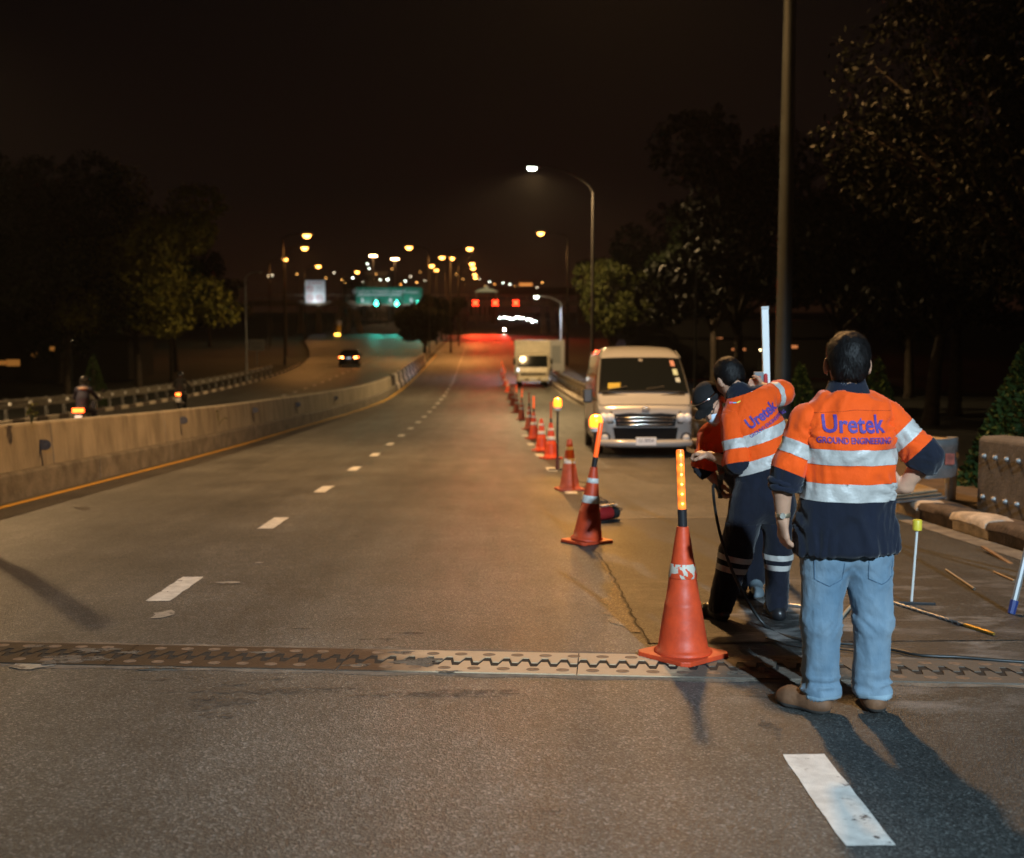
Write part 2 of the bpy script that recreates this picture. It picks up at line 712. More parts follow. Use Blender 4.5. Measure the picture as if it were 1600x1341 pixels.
# lane markings: broken lines and the yellow edge line
def dash(x0, y0, ln, w=.165, m=M_WHITEPAINT, dz=.004, rag=.008, x1=None):
    nn = 8
    rows = []
    for i in range(nn + 1):
        y = y0 + ln * i / nn
        j = pr.uniform(-rag, rag)
        k = pr.uniform(-rag, rag)
        xc = x0 + ((x1 - x0) * i / nn if x1 is not None else 0)
        rows.append([Vector((xc - w / 2 + j, y, rz(y) + dz)), Vector((xc + w / 2 + k, y, rz(y) + dz))])
    return MB().grid(rows).build('lane_dash', m, road)
d0_, d1_ = gnd(250, 940), gnd(298, 903)
y = d0_.y
while y < 150:
    dash((d0_.x + d1_.x) / 2 + .3 * smooth01((y - 20) / 60), y, .92)
    y += 3.68
d0_, d1_ = gnd(1361, 1323), gnd(1255, 1180)
dash(d0_.x, d0_.y, d1_.y - d0_.y, .165, dz=.004, rag=.004, x1=d1_.x)
for yy in (14.3, 18.0, 21.7, 25.4, 29.1):
    dash(1.22, yy, .9)
y = 30
while y < 120:
    dash(-10.8, y, .95, dz=.002)
    y += 3.7
ye = strip('edge_line', lambda y: wx(y) - .06, lambda y: wx(y) + .06, ylist(5, 120, 1.0), .004, M_YELLOWPAINT, road)
# thin scraps of old paint beside the near dash
for (px, py, w, l) in ((255, 961, .16, .13), (360, 911, .22, .05), (405, 880, .1, .03), (50, 1040, .26, .09)):
    p = gnd(px, py)
    nn = 14
    vs = [Vector((p.x + w / 2 * math.cos(t) * pr.uniform(.6, 1.1), p.y + l * math.sin(t) * pr.uniform(.6, 1.1), 0)) for t in [2 * math.pi * i / nn for i in range(nn)]]
    for v in vs:
        v.z = rz(v.y) + .005
    mesh_obj('paint_scrap', vs, [tuple(range(nn))], paint_mat('road_paint_faded', (.30, .285, .25), .42), road)
# seam where the approach slab meets the asphalt, across the closed lane
q = MB()
for i in range(24):
    xa, xb = .98 + i * .15, .98 + (i + 1) * .15
    ya = 11.62 + .02 * math.sin(i * 1.3)
    q.add([(xa, ya, rz(ya) + .012), (xb, ya, rz(ya) + .012), (xb, ya + .03, rz(ya) + .012), (xa, ya + .03, rz(ya) + .012)], [(0, 1, 2, 3)])
q.build('slab_seam', mat('pale_sealant', (.24, .2, .15), .9, var=.3, vscale=20), road)

# dark oil and tyre smears on the running lanes
M_STAIN = mat('oil_stain', (.035, .03, .026), .6, var=.4, vscale=30)
def blob(px, py, rx, ry, m, name, dz, nn=26, rag=.45, parent=None):
    p = gnd(px, py)
    vs = []
    ph = pr.uniform(0, 9)
    for i in range(nn):
        t = 2 * math.pi * i / nn
        k = 1 + rag * (.5 * math.sin(3 * t + ph) + .35 * math.sin(7 * t + 2 * ph) + pr.uniform(-.25, .25))
        yv = p.y + ry * k * math.sin(t)
        vs.append(Vector((p.x + rx * k * math.cos(t), yv, rz(yv) + dz)))
    vs.append(Vector((p.x, p.y, rz(p.y) + dz + .0015)))
    return mesh_obj(name, vs, [(i, (i + 1) % nn, nn) for i in range(nn)], m, parent)
M_STAIN2 = mat('damp_dirt', (.080, .071, .060), .75, var=.4, vscale=40, bump=.5, bscale=150)
def ragged(m, scale, lo, hi, top):
    nt = m.node_tree
    tc = nt.nodes.new('ShaderNodeTexCoord')
    n = nt.nodes.new('ShaderNodeTexNoise')
    n.inputs['Scale'].default_value = scale
    n.inputs['Detail'].default_value = 8
    n.inputs['Roughness'].default_value = .7
    nt.links.new(tc.outputs['Object'], n.inputs['Vector'])
    mr = nt.nodes.new('ShaderNodeMapRange')
    mr.inputs[1].default_value = lo
    mr.inputs[2].default_value = hi
    mr.inputs[4].default_value = top
    nt.links.new(n.outputs[0], mr.inputs[0])
    nt.links.new(mr.outputs[0], m.node_tree.nodes['Principled BSDF'].inputs['Alpha'])
ragged(M_STAIN2, 16, .42, .62, .8)
for (px, py, rx, ry) in ((345, 1118, .085, .06), (338, 1092, .06, .04), (360, 1070, .1, .03), (300, 1060, .06, .02), (430, 1062, .08, .02),
                         (590, 1000, .12, .015), (470, 983, .07, .012), (640, 990, .1, .02), (860, 1270, .05, .012),
                         (1205, 1140, .035, .12), (1180, 1085, .05, .07), (240, 1063, .1, .02), (700, 1085, .35, .06), (420, 1080, .4, .05), (340, 1098, .14, .10)):
    blob(px, py, rx, ry, M_STAIN2, 'road_stain', .0045, parent=road)

# ================================================================== finger expansion joint
pJ0, pJ1 = gnd(0, 1021), gnd(1000, 1041)
JROT = math.atan2(pJ1.y - pJ0.y, pJ1.x - pJ0.x)
JY = pJ0.y - pJ0.x * math.tan(JROT)
M_PLATE = mat('joint_steel', (.40, .29, .19), .7, .0, var=.3, vscale=5, bump=.3, bscale=60, detail=8, spec=.2)
def joint_mat():
    m = M_PLATE
    nt = m.node_tree
    b = nt.nodes['Principled BSDF']
    old = b.inputs['Base Color'].links[0].from_socket
    tc = nt.nodes.new('ShaderNodeTexCoord')
    sx = nt.nodes.new('ShaderNodeSeparateXYZ')
    nt.links.new(tc.outputs['Object'], sx.inputs[0])
    n = nt.nodes.new('ShaderNodeTexNoise')
    n.inputs['Scale'].default_value = 2.4
    n.inputs['Detail'].default_value = 7
    nt.links.new(tc.outputs['Object'], n.inputs['Vector'])
    ad = nt.nodes.new('ShaderNodeMath')
    ad.operation = 'MULTIPLY_ADD'
    nt.links.new(n.outputs[0], ad.inputs[0])
    ad.inputs[1].default_value = 1.1
    nt.links.new(sx.outputs[0], ad.inputs[2])
    rp = nt.nodes.new('ShaderNodeValToRGB')
    e = rp.color_ramp.elements
    mr = nt.nodes.new('ShaderNodeMapRange')
    mr.inputs[1].default_value = -2.6
    mr.inputs[2].default_value = 2.8
    nt.links.new(ad.outputs[0], mr.inputs[0])
    e[0].position, e[0].color = 0.0, (.013, .009, .006, 1)
    e[1].position, e[1].color = .79, (.10, .088, .075, 1)
    for p_, c_ in ((.25, (.026, .015, .009, 1)), (.47, (.060, .032, .02, 1)), (.56, (.58, .42, .27, 1)), (.74, (.55, .40, .26, 1))):
        x = e.new(p_)
        x.color = c_
    nt.links.new(mr.outputs[0], rp.inputs[0])
    mx = nt.nodes.new('ShaderNodeMix')
    mx.data_type = 'RGBA'
    mx.blend_type = 'MIX'
    mx.inputs[0].default_value = .94
    nt.links.new(old, mx.inputs[6])
    nt.links.new(rp.outputs[0], mx.inputs[7])
    nt.links.new(mx.outputs[2], b.inputs['Base Color'])
joint_mat()
J = thing('expansion_joint', 'rusty steel finger expansion joint set across the road in the foreground', 'expansion joint',
          (0, JY, rz(JY) + .003), (Matrix.Rotation(-math.atan(SLOPE), 3, 'X') @ Matrix.Rotation(JROT, 3, 'Z')).to_euler())
PITCHF, HW, AMP, GAP = .102, .215, .046, .040
def zig(x, off):
    u = (x / PITCHF) % 1.0
    t = 1.0 if .12 < u < .44 else (-1.0 if .62 < u < .94 else None)
    if t is None:
        if u <= .12:
            t = (u + .06) / .18 * 2 - 1
        elif u <= .62:
            t = 1 - (u - .44) / .18 * 2
        else:
            t = -1 + (u - .94) / .18 * 2
    return off + AMP * t
def zxs(a, b):
    xs = [a]
    k = math.floor(a / PITCHF)
    while True:
        done = True
        for u in (.12, .44, .62, .94):
            x = (k + u) * PITCHF
            if x < b:
                done = False
                if x > a + 1e-4:
                    xs.append(x)
        k += 1
        if done and k * PITCHF > b:
            break
    xs.append(b)
    return xs
MB().box((-.62, 0, .0012), (10.0, .20, .0008)).build('gap_shade_sheet', M_GAPSHADE, J)  # flat black sheet painting in the shade of the gap between the fingers
seg_edges = [-5.64, -4.41, -3.18, -1.95, -.72, .51, 1.74, 2.97, 4.4]
for a, b_ in zip(seg_edges[:-1], seg_edges[1:]):
    a2, b2 = a + .003, b_ - .003
    xs = zxs(a2, b2)
    for sgn in (1, -1):
        top = [(x, zig(x, sgn * GAP)) for x in xs]
        mb = MB()
        for (x1, y1), (x2, y2) in zip(top[:-1], top[1:]):
            yo = sgn * HW
            mb.add([(x1, y1, .006), (x2, y2, .006), (x2, yo, .006), (x1, yo, .006),
                    (x1, y1, .0), (x2, y2, .0), (x2, yo, .0), (x1, yo, .0)],
                   [(0, 1, 2, 3), (0, 4, 5, 1), (3, 2, 6, 7)])
        pl = mb.build('plate', M_PLATE, J)
        x = math.ceil((a2 + .05) / .152) * .152
        while x < b2 - .05:
            pk = MB().lathe([(.034, .0062), (.034, .0075), (.026, .0075), (.024, .0066)], 16, (x + (.03 if sgn > 0 else -.02), sgn * .142, 0), squash=.85)
            pk.build('bolt_pocket', mat('bolt_pocket_steel', (.17, .12, .085), .7, .2, var=.3, vscale=40), pl)
            x += .152
# packed dirt hiding parts of the joint on the left
M_DIRT = mat('packed_dirt', (.13, .115, .092), .95, var=.3, vscale=20, bump=.7, bscale=70, detail=8)
ragged(M_DIRT, 14, .36, .5, 1.0)
for (px, py, rx, ry) in ((110, 1033, .17, .085), (150, 1018, .11, .05), (60, 1012, .08, .03), (205, 1022, .06, .03), (655, 1037, .12, .08), (628, 1022, .06, .035),
                         (700, 1052, .06, .02), (1180, 1052, .14, .06), (1240, 1036, .12, .05), (560, 1042, .07, .025), (250, 1046, .12, .02), (410, 1022, .08, .02)):
    o = blob(px, py, rx, ry, M_DIRT, 'dirt_crust', .0095, 34, .5, parent=road)
    o['kind'] = 'stuff'
# concrete strips (nosing) either side
for s_ in (1, -1):
    q = MB()
    n_ = 60
    rows = []
    for i in range(n_ + 1):
        x = -5.64 + 10.04 * i / n_
        rows.append([Vector((x, s_ * (HW + .002), .0005)), Vector((x, s_ * (HW + .055 + .02 * math.sin(i * 1.9)), -.0015))])
    q.grid(rows).build('mortar_nosing', mat('joint_mortar', (.16, .135, .105), .95, var=.35, vscale=8, bump=.5, bscale=60, detail=8), J)

# ================================================================== concrete median wall
def wall_piece(prof, ya, yb, x0f, name, m, parent, step=1.5):
    rows = []
    for y in ylist(ya, yb, step):
        rows.append([Vector((x0f(y) + px, y, rz(y) + pz)) for px, pz in prof])
    mb = MB().grid(rows)
    n = len(prof)
    mb.f.append(tuple(reversed(range(n))))
    k = len(rows) - 1
    mb.f.append(tuple(k * n + i for i in range(n)))
    return mb.build(name, m, parent, bevel=.012, seg=1)
MW = thing('median_wall', 'long grey concrete median wall with dark base between the two carriageways', 'concrete barrier', (0, 0, 0))
P_BASE = [(0, -.02), (-.01, .32), (-.04, .35), (-.60, .35), (-.63, .32), (-.64, -.02)]
P_WALL = [(-.12, .352), (-.165, .93), (-.19, .955), (-.36, .955), (-.385, .93), (-.43, .352)]
wx0 = lambda y: wx(y) - .2
ys = [5.0 + 4.0 * i for i in range(16)]
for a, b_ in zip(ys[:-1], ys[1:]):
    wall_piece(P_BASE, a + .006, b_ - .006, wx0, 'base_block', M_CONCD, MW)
ys = [3.6, 9.6, 15.5, 21.0, 28.0, 35.0, 42.0, 49.0, 56.0, 63.0]
for a, b_ in zip(ys[:-1], ys[1:]):
    wall_piece(P_WALL, a + .008, b_ - .008, wx0, 'wall_panel', M_CONC, MW)
M_SW = mat('stripe_white', (.62, .60, .56), .7, var=.2, vscale=6)
M_SB = mat('stripe_black', (.02, .02, .022), .7, var=.3, vscale=6)
ST = thing('striped_barrier', 'black and white striped end of the median barrier beside the yellow line', 'barrier', (0, 0, 0))
k = 0
y = 64.2
while y < 100:
    wall_piece([(0, -.02), (-.02, .3), (-.12, .38), (-.17, .95), (-.40, .95), (-.45, .38), (-.62, .3), (-.64, -.02)], y + .01, y + 1.78, wx0, 'stripe', M_SB if k % 2 == 0 else M_SW, ST)
    y += 1.8
    k += 1
# half-round delineator plates bolted at the panel joints
for (px, py, s_) in ((36, 695, 1), (269, 657, 1), (389, 641, 1), (462, 632, .9), (520, 622, .9)):
    y = 0
    for it in range(80):
        yy = 6 + it * .7
        if at(px, py, yy).x - (wx0(yy) - .14) < 0:
            y = yy
            break
    if not y:
        continue
    w, h = .17, .145
    pts = [(0, -h / 2), (.0, h / 2), (w * .45, h / 2)] + [(w * .45 + h / 2 * math.cos(t) * 1.0, h / 2 * math.sin(t)) for t in [R(a) for a in range(75, -76, -15)]] + [(w * .45, -h / 2)]
    z = at(px, py, y).z
    mb = MB().prism([(p[0], 0, p[1]) for p in pts], (0, -.006, 0), (0, .006, 0))
    d = mb.build('delineator', mat('delineator_grey', (.16, .16, .17), .45, .3, var=.3, vscale=20), MW, loc=(wx0(y) - .142, y - .02, z))
    MB().tube([(.004, 0, -.06), (.03, 0, -.30)], .008, 6).build('bracket', M_DARK, d)

# ================================================================== far-side guardrail of the left road
RX = lambda y: left_edge(y) - .45
GL = thing('guardrail', 'long metal guardrail with round white reflectors along the far left roadside', 'guardrail', (0, 0, 0))
ysr = ylist(26, 84, 1.5)
prof = [(0, .80), (.05, .78), (.05, .70), (.0, .66), (.0, .62), (.05, .58), (.05, .50), (0, .48)]
rows = [[Vector((RX(y) + px, y, rz(y) + pz)) for px, pz in prof] for y in ysr]
MB().grid(rows).build('rail', mat('weathered_rail', (.20, .18, .15), .55, .4, var=.4, vscale=5), GL)
y = 27.0
while y < 84:
    p = Vector((RX(y) - .06, y, rz(y)))
    po = MB().box((0, 0, .35), (.09, .12, .95)).build('post', M_GALVD, GL, loc=p)
    MB().lathe([(.001, -.012), (.058, -.012), (.06, 0), (.05, .008), (.001, .01)], 12, axis='y', cap=False).build('reflector', M_REFL, po, loc=(.16, -.07, .66))
    MB().box((0, 0, 0), (.03, .02, .16)).build('reflective_strip', M_REFL, po, loc=(.075, -.08, .26))
    y += 1.72
KL = thing('left_kerb', 'painted black and white kerb under the guardrail of the left road', 'kerb', (0, 0, 0))
km = [MB().box((0, 0, .05), (.20, .985, .20)).build('kerb_stone', m_, KL, bevel=.02) for m_ in (M_KW, M_KB)]
y = 26.0
k = 0
while y < 100:
    if k < 2:
        o = km[k]
    else:
        o = km[k % 2].copy()
        COL.objects.link(o)
    o.location = (left_edge(y) - .05, y, rz(y))
    o.rotation_euler = (slope_at(y), 0, math.atan((left_edge(y) - left_edge(y + 1))))
    y += 1.0
    k += 1

# ================================================================== right-hand kerb, parapet and guardrail
pv = strip('pavement', 4.92, 7.4, ylist(1, 130, 1.5), .15, M_PAVE, nx=3)
pv['kind'] = 'structure'
gt = strip('gutter', 4.45, 4.75, ylist(1, 110, 1.5), .008, mat('gutter_concrete', (.17, .15, .12), .9, var=.35, vscale=5, bump=.4, bscale=40), nx=1)
gt['kind'] = 'structure'
KR = thing('right_kerb', 'worn kerb with flaking white and dark paint beside the closed lane', 'kerb', (0, 0, 0))
kprof = [(0, -.02), (-.005, .10), (-.035, .125), (-.03, .175), (.0, .20), (.10, .215), (.26, .20), (.28, .15), (.28, -.02)]
y = 2.0
k = 0
pk = random.Random(11)
while y < 96:
    ln = .78
    m_ = M_KW if k % 2 == 0 else M_KB
    rows = []
    for i in range(5):
        yy = y + .008 + (ln - .016) * i / 4
        endk = 1 - (.10 if i in (0, 4) else 0)
        rows.append([Vector((4.70 + px + pk.uniform(-.008, .008), yy, rz(yy) + pz * endk + pk.uniform(-.006, .006))) for px, pz in kprof])
    mb = MB().grid(rows)
    n = len(kprof)
    mb.f.append(tuple(reversed(range(n))))
    mb.f.append(tuple(4 * n + i for i in range(n)))
    mb.build('kerb_stone', m_, KR, smooth=False, auto=50)
    y += ln
    k += 1
PA = thing('parapet', 'low concrete bridge parapet end studded with rows of bolts', 'parapet', (0, 0, 0))
wall_piece([(0, .15), (0, .88), (.03, .92), (.26, .93), (.30, .88), (.30, .15)], 2.5, 11.05, lambda y: 5.16, 'parapet_wall',
           mat('parapet_concrete', (.115, .108, .105), .85, var=.3, vscale=4, bump=.4, bscale=40, detail=8), PA, 1.0)
for i in range(34):
    y = 10.9 - i * .235
    if y < 3:
        break
    for zz in (.72, .30):
        MB().lathe([(.001, .035), (.018, .035), (.026, .02), (.03, 0)], 8, cap=False).build('bolt', M_GALVD, PA, loc=(5.16, y, rz(y) + zz)).rotation_euler = (0, -math.pi / 2, 0)
GR = thing('roadside_guardrail', 'steel guardrail with rounded end plate on the right beside the parapet', 'guardrail', (0, 0, 0))
ysr = ylist(11.5, 92, 1.5)
prof = [(0, .86), (-.045, .84), (-.045, .76), (0, .71), (0, .66), (-.045, .61), (-.045, .53), (0, .51)]
rows = [[Vector((5.16 + px, y, rz(y) + pz)) for px, pz in prof] for y in ysr]
MB().grid(rows).build('rail', mat('brown_rail', (.24, .19, .13), .5, .5, var=.4, vscale=6), GR)
# flared, wrapped end plate facing the traffic
rows = []
zs = (.45, .455, .53, .58, .62, .66, .70, .74, .79, .865, .87)
bul = (0, .0, -.03, -.03, 0, .012, .012, 0, -.03, -.03, 0)
for i in range(15):
    u = i / 14
    if u < .2:
        t = u / .2 * math.pi / 2
        x, yy = 4.70 + .06 * (1 - math.sin(t)), 11.36 - .06 * math.sin(t) * 1.0 + .04 * (1 - u / .2)
    else:
        k_ = (u - .2) / .8
        x, yy = 4.72 + .42 * k_, 11.30 + .22 * k_ ** 2.2
    rows.append([Vector((x, yy + (by * (1 if u > .15 else .3)), rz(11.3) + z)) for z, by in zip(zs, bul)])
ep = MB().grid(rows).build('end_plate', M_GALV, GR, smooth=True)
ep.modifiers.new('thickness', 'SOLIDIFY').thickness = .005
MB().box((4.98, 11.315, rz(11.3) + .66), (.10, .01, .12)).build('end_reflector', mat('faded_red_sticker', (.30, .07, .045), .6, var=.4, vscale=20), GR)
y = 12.0
while y < 92:
    MB().tube([(5.30, y, rz(y) + .1), (5.30, y, rz(y) + .86)], .062, 10).build('post', M_GALV, GR)
    MB().box((5.21, y, rz(y) + .69), (.11, .1, .14)).build('spacer', M_GALVD, GR)
    y += 2.4
# ================================================================== street lighting
M_POLE = mat('lamp_pole_paint', (.026, .034, .037), .55, .0, var=.2, vscale=3)
M_POLEG = mat('galvanised_pole', (.35, .36, .37), .45, .5, var=.2, vscale=3)
M_POLEF = mat('dark_far_pole', (.035, .03, .027), .6, .3)
M_SOD = emit('sodium_lens', (1, .40, .075), 14)
M_LED = emit('led_lens', (.92, 1, .80), 55)
M_SODN = emit('sodium_lens_near', (1, .62, .26), 60)
M_WDOT = emit('white_lens', (.9, 1, .85), 25)
M_DIMLENS = mat('unlit_lens', (.5, .5, .45), .3)
def spot(parent, loc, power, col, size, target, blend=.5, radius=.15, name='lamp_light'):
    d = bpy.data.lights.new(name, 'SPOT')
    d.energy = power
    d.color = col
    d.spot_size = R(size)
    d.spot_blend = blend
    d.shadow_soft_size = radius
    o = bpy.data.objects.new(name, d)
    link(o, parent)
    o.location = loc
    o.rotation_euler = (Vector(target) - Vector(loc)).to_track_quat('-Z', 'Y').to_euler()
    return o
def street_lamp(label, base, h, arm, lens, r=.09, power=0, col=(1, .6, .25), group=None, name='street_lamp', big=1.0, rise=.5, pole=None, size=150, aim=(0, 0), lblend=.5, lrad=.15):
    t = thing(name, label, 'street lamp', base, group=group)
    pm = pole or M_POLE
    ax, ay = arm
    ln = math.hypot(ax, ay)
    MB().tube([(0, 0, -.3), (0, 0, h * .5), (0, 0, h - rise)], [r, r * .8, r * .58], 14).build('pole', pm, t, auto=40)
    MB().lathe([(r * 2.2, 0), (r * 2.2, .03), (r * 1.25, .04), (r * 1.2, .35)], 14).build('base_collar', pm, t, auto=40)
    if ln > .01:
        pts = []
        for i in range(9):
            a = i / 8
            pts.append((ax * a ** 1.25, ay * a ** 1.25, h - rise + rise * math.sin(a * math.pi / 2) ** .8))
        MB().tube(pts, [r * .58 - r * .22 * i / 8 for i in range(9)], 10).build('arm', pm, t, auto=40)
    hd = Vector((ax, ay, h))
    ang = math.atan2(ay, ax) if ln > .01 else 0
    hb = MB().box((.22 * big, 0, .03), (.72 * big, .27 * big, .12 * big), taper=.75).build('lamp_head', M_GALVD, t, bevel=.02, loc=hd)
    hb.rotation_euler = (0, 0, ang)
    ls = MB().lathe([(.001, -.10), (.06, -.085), (.10, -.045), (.115, .0), (.001, .01)], 12, cap=False)
    le = ls.build('lens', lens, t, loc=hd + Vector((.24 * big * math.cos(ang), .24 * big * math.sin(ang), -.035 * big)))
    le.scale = (2.1 * big, 1.15 * big, 1.4 * big) if lens in (M_LED, M_SODN) else (1.75 * big, 1.75 * big, 1.75 * big)
    le.rotation_euler = (0, 0, ang)
    if power:
        p = hd + Vector((.24 * big * math.cos(ang), .24 * big * math.sin(ang), -.035 * big - .14 * big))
        spot(t, p, power, col, size, p + Vector((aim[0], aim[1], -8)), lblend, lrad)
    return t
G_R = 'street lamps along the right kerb'
WARM = (1, .64, .33)
street_lamp('tall grey street lamp pole rising behind the workers on the right', on_road(5.62, 20.0, .15), 11.9, (-2.75, -.2), M_SODN, .155, 10000, (1, .52, .18), None, rise=1.0, size=146, aim=(-2.4, -3.0), lblend=.9, lrad=.38)
street_lamp('street lamp with glowing white head on a curved arm beyond the van', on_road(6.0, 58.0, .15), 12.0, (-3.0, 0), M_LED, .10, 15000, (1, .66, .30), None, rise=1.3, size=172, pole=M_POLEF)
street_lamp('orange street lamp above the box truck on the right', on_road(8.1, 101, .1), 12.0, (-2.1, 0), M_SOD, .11, 9000, (1, .5, .16), None, big=1.6, pole=M_POLEF)
# other side of the left road: keeps the near wall and bikes lit (head out of the frame)
street_lamp('street lamp on the left roadside outside the guardrail', on_road(-17.6, 27.0), 11.5, (1.3, 0), M_SODN, .11, 17000, (1, .64, .30), None, size=160)
far = [  # px, py, side of arm, distance, label, power
    (476, 366, 1, 102, 'highest of the orange lamps above the white sign', 15000),
    (473, 386, 1, 123, 'second highest orange lamp above the white sign', 15000),
    (443, 404, 1, 153, 'leftmost orange lamp over the dark left roadside', 12000),
    (495, 415, 1, 178, 'orange lamp just above the top edge of the white sign', 12000),
    (556, 424, 1, 207, 'orange lamp left of the pale building far away', 0),
    (642, 385, -1, 122, 'orange lamp high above the green road sign', 15000),
    (731, 387, 1, 125, 'highest orange lamp over the middle of the right road', 30000),
    (693, 401, -1, 147, 'orange lamp above the median trees', 12000),
    (704, 402, 1, 152, 'smaller orange lamp right beside the one above the median trees', 0),
    (677, 414, -1, 176, 'orange lamp at the left shoulder of the median trees', 9000),
    (684, 421, -1, 205, 'small orange lamp low behind the median trees', 0),
    (735, 411, 1, 170, 'second orange lamp in the column over the right road', 26000),
    (737, 418, 1, 190, 'third orange lamp in the column over the right road', 0),
    (740, 428, 1, 226, 'fourth orange lamp in the column over the right road', 20000),
    (741, 433, 1, 248, 'lowest orange lamp in the column over the right road', 0)]
for px, py, sd, D, lb, pw in far:
    p = at(px, py, D)
    b = Vector((p.x - sd * 2.0, D, rz(D)))
    street_lamp(lb, b, p.z - b.z, (sd * 1.75, 0), M_SOD, .1, pw * (.95 if px > 640 else .6), (1, .42, .10), 'orange street lamps in the distance', big=1.9 if D < 160 else 2.1, size=160, pole=M_POLEF)
for px, py, D, lb in ((573, 412, 330, 'upper of two small white lamps below the left floodlight mast'), (576, 419, 320, 'lower of two small white lamps below the left floodlight mast'),
                      (593, 437, 330, 'small lamp at the left foot of the pale building'), (604, 436, 300, 'bright lamp at the right corner of the pale building'),
                      (550, 434, 300, 'small white lamp left of the green road sign'), (625, 444, 300, 'lamp above the right end of the green sign'),
                      (632, 439, 330, 'small pale lamp above the right end of the green sign'), (764, 440, 380, 'small white lamp left of the orange billboard'),
                      (772, 444, 370, 'small yellow lamp next to the orange billboard'), (785, 442, 390, 'pale lamp on top of the dark overpass'), (796, 444, 380, 'faint white lamp left of the billboard on the overpass')):
    p = at(px, py, D)
    b = Vector((p.x, D, rz(D)))
    street_lamp(lb, b, p.z - b.z, (0, 0), M_WDOT if 'white' in lb or 'pale' in lb else M_SOD, .12, 0, group='small lamps on the far skyline', big=1.3 if 'bright' in lb else .9)
M_TINY = emit('distant_lens', (1, .45, .1), 10)
M_TINYW = emit('distant_lens_white', (1, .85, .6), 8)
rs_ = random.Random(5)
ORD = 'first second third fourth fifth sixth seventh eighth ninth tenth eleventh twelfth thirteenth fourteenth fifteenth sixteenth seventeenth eighteenth nineteenth twentieth'.split()
tiny = [(424, 430), (463, 428), (508, 434), (521, 426), (538, 441), (566, 441), (587, 428), (611, 420), (640, 432), (655, 425), (663, 438), (712, 428), (722, 436), (748, 436), (757, 446), (804, 447), (838, 449), (846, 441), (533, 437), (650, 441)]
for i_, (px, py) in enumerate(sorted(tiny)):
    D = 280 + 14 * (i_ % 9)
    p = at(px, py, D)
    street_lamp(ORD[i_] + ' from the left of the tiny distant street lights on the skyline', (p.x, D, rz(D)), p.z - rz(D), (0, 0), M_TINYW if i_ % 3 == 0 else M_TINY, .1, 0, group='tiny distant lights on the skyline', big=rs_.uniform(.6, 1.0), pole=M_POLEF)
for px, py, lb in ((583, 399, 'taller floodlight mast with ring of lamps behind the building'), (617, 404, 'lower floodlight mast right of the pale building')):
    D = 380
    p = at(px, py, D)
    t = thing('floodlight_mast', lb, 'floodlight mast', (p.x, D, rz(D)), group='floodlight masts')
    h = p.z - rz(D)
    MB().tube([(0, 0, 0), (0, 0, h)], [.4, .2], 10).build('mast', mat('mast_steel', (.30, .24, .2), .6), t)
    MB().lathe([(1.1, -.1), (1.2, 0), (1.0, .15)], 16, (0, 0, h)).build('ring', M_GALVD, t)
    for i in range(6):
        a = i * math.pi / 3
        MB().box((1.05 * math.cos(a), 1.05 * math.sin(a), h - .25), (.5, .5, .22)).build('floodlight', emit('flood_lens', (1, .62, .28), 55), t)
    spot(t, (0, 0, h - .8), 160000, (1, .45, .14), 165, (0, -4, 0))

# thin post with an unlit lantern on the right, pole on the left roadside
p = on_road(9.0, 42)
pt = at(1096, 424, 42)
bt = at(1086, 560, 42)
street_lamp('thin park light post leaning in front of the dark trees', (bt.x, 42, rz(42) - .2), pt.z - rz(42) + .2, (.12, 0), M_DIMLENS, .05, 0, group=None, name='park_light', rise=.1, big=.45)
p = at(383, 440, 76)
street_lamp('slim grey pole at the end of the left guardrail', on_road(p.x, 76), 7.6, (.9, 0), M_DIMLENS, .085, 0, name='roadside_pole', pole=M_POLEG, big=.6)
# lamp arm pole right of the truck
D = 80
p = at(877, 474, D)
q = at(838, 463, D)
street_lamp('bright slim pole with short lamp arm right of the truck', on_road(p.x, D, .1), q.z - rz(D) - .1, (q.x - p.x + .2, 0), M_WDOT, .085, 3000, (.75, .85, 1), None, name='street_lamp', pole=mat('white_pole', (.7, .7, .7), .4), big=.8, rise=.6)

# ================================================================== footbridge with lane signals
FB = 220.0
fz = rz(FB)
t = thing('footbridge', 'dark footbridge on slanted legs crossing both carriageways far ahead', 'footbridge', (0, FB, fz))
M_FBC = mat('footbridge_concrete', (.38, .29, .2), .85, var=.25, vscale=.5)
dz0 = at(600, 478, FB).z - fz
MB().box((-11, 0, dz0 + .5), (72, 3.2, 1.0)).build('deck', M_FBC, t)
for sy in (-1.5, 1.5):
    MB().box((-11, sy, dz0 + 2.15), (72, .08, .08)).build('handrail', M_FBC, t)
    for i in range(37):
        MB().box((-46.5 + i * 2, sy, dz0 + 1.58), (.07, .07, 1.12)).build('baluster', M_FBC, t)
def leg(pa, pb, w=.55):
    a = at(*pa, FB)
    b = at(*pb, FB)
    a = Vector((a.x, 0, min(a.z - fz, 0.0)))
    b = Vector((b.x, 0, dz0 + .02))
    d = Vector((w, 0, 0))
    e = Vector((0, .5, 0))
    MB().add([a - d - e, a + d - e, a + d + e, a - d + e, b - d * .7 - e, b + d * .7 - e, b + d * .7 + e, b - d * .7 + e],
             [(0, 3, 2, 1), (4, 5, 6, 7), (0, 1, 5, 4), (1, 2, 6, 5), (2, 3, 7, 6), (3, 0, 4, 7)]).build('leg', M_FBC, t)
for pa, pb in (((522, 519), (533, 476)), ((541, 519), (550, 476)), ((563, 519), (554, 476)), ((850, 519), (847, 476)), ((866, 519), (862, 476)), ((882, 519), (873, 476)), ((470, 519), (470, 476)), ((498, 519), (498, 476))):
    leg(pa, pb)
M_SIGNW = mat('sign_white', (.78, .80, .82), .35)
M_SIGNG = mat('sign_green', (.01, .22, .14), .35)
M_SIGNB = mat('sign_back', (.18, .18, .18), .6)
M_INK = mat('sign_ink', (.05, .05, .06), .5)
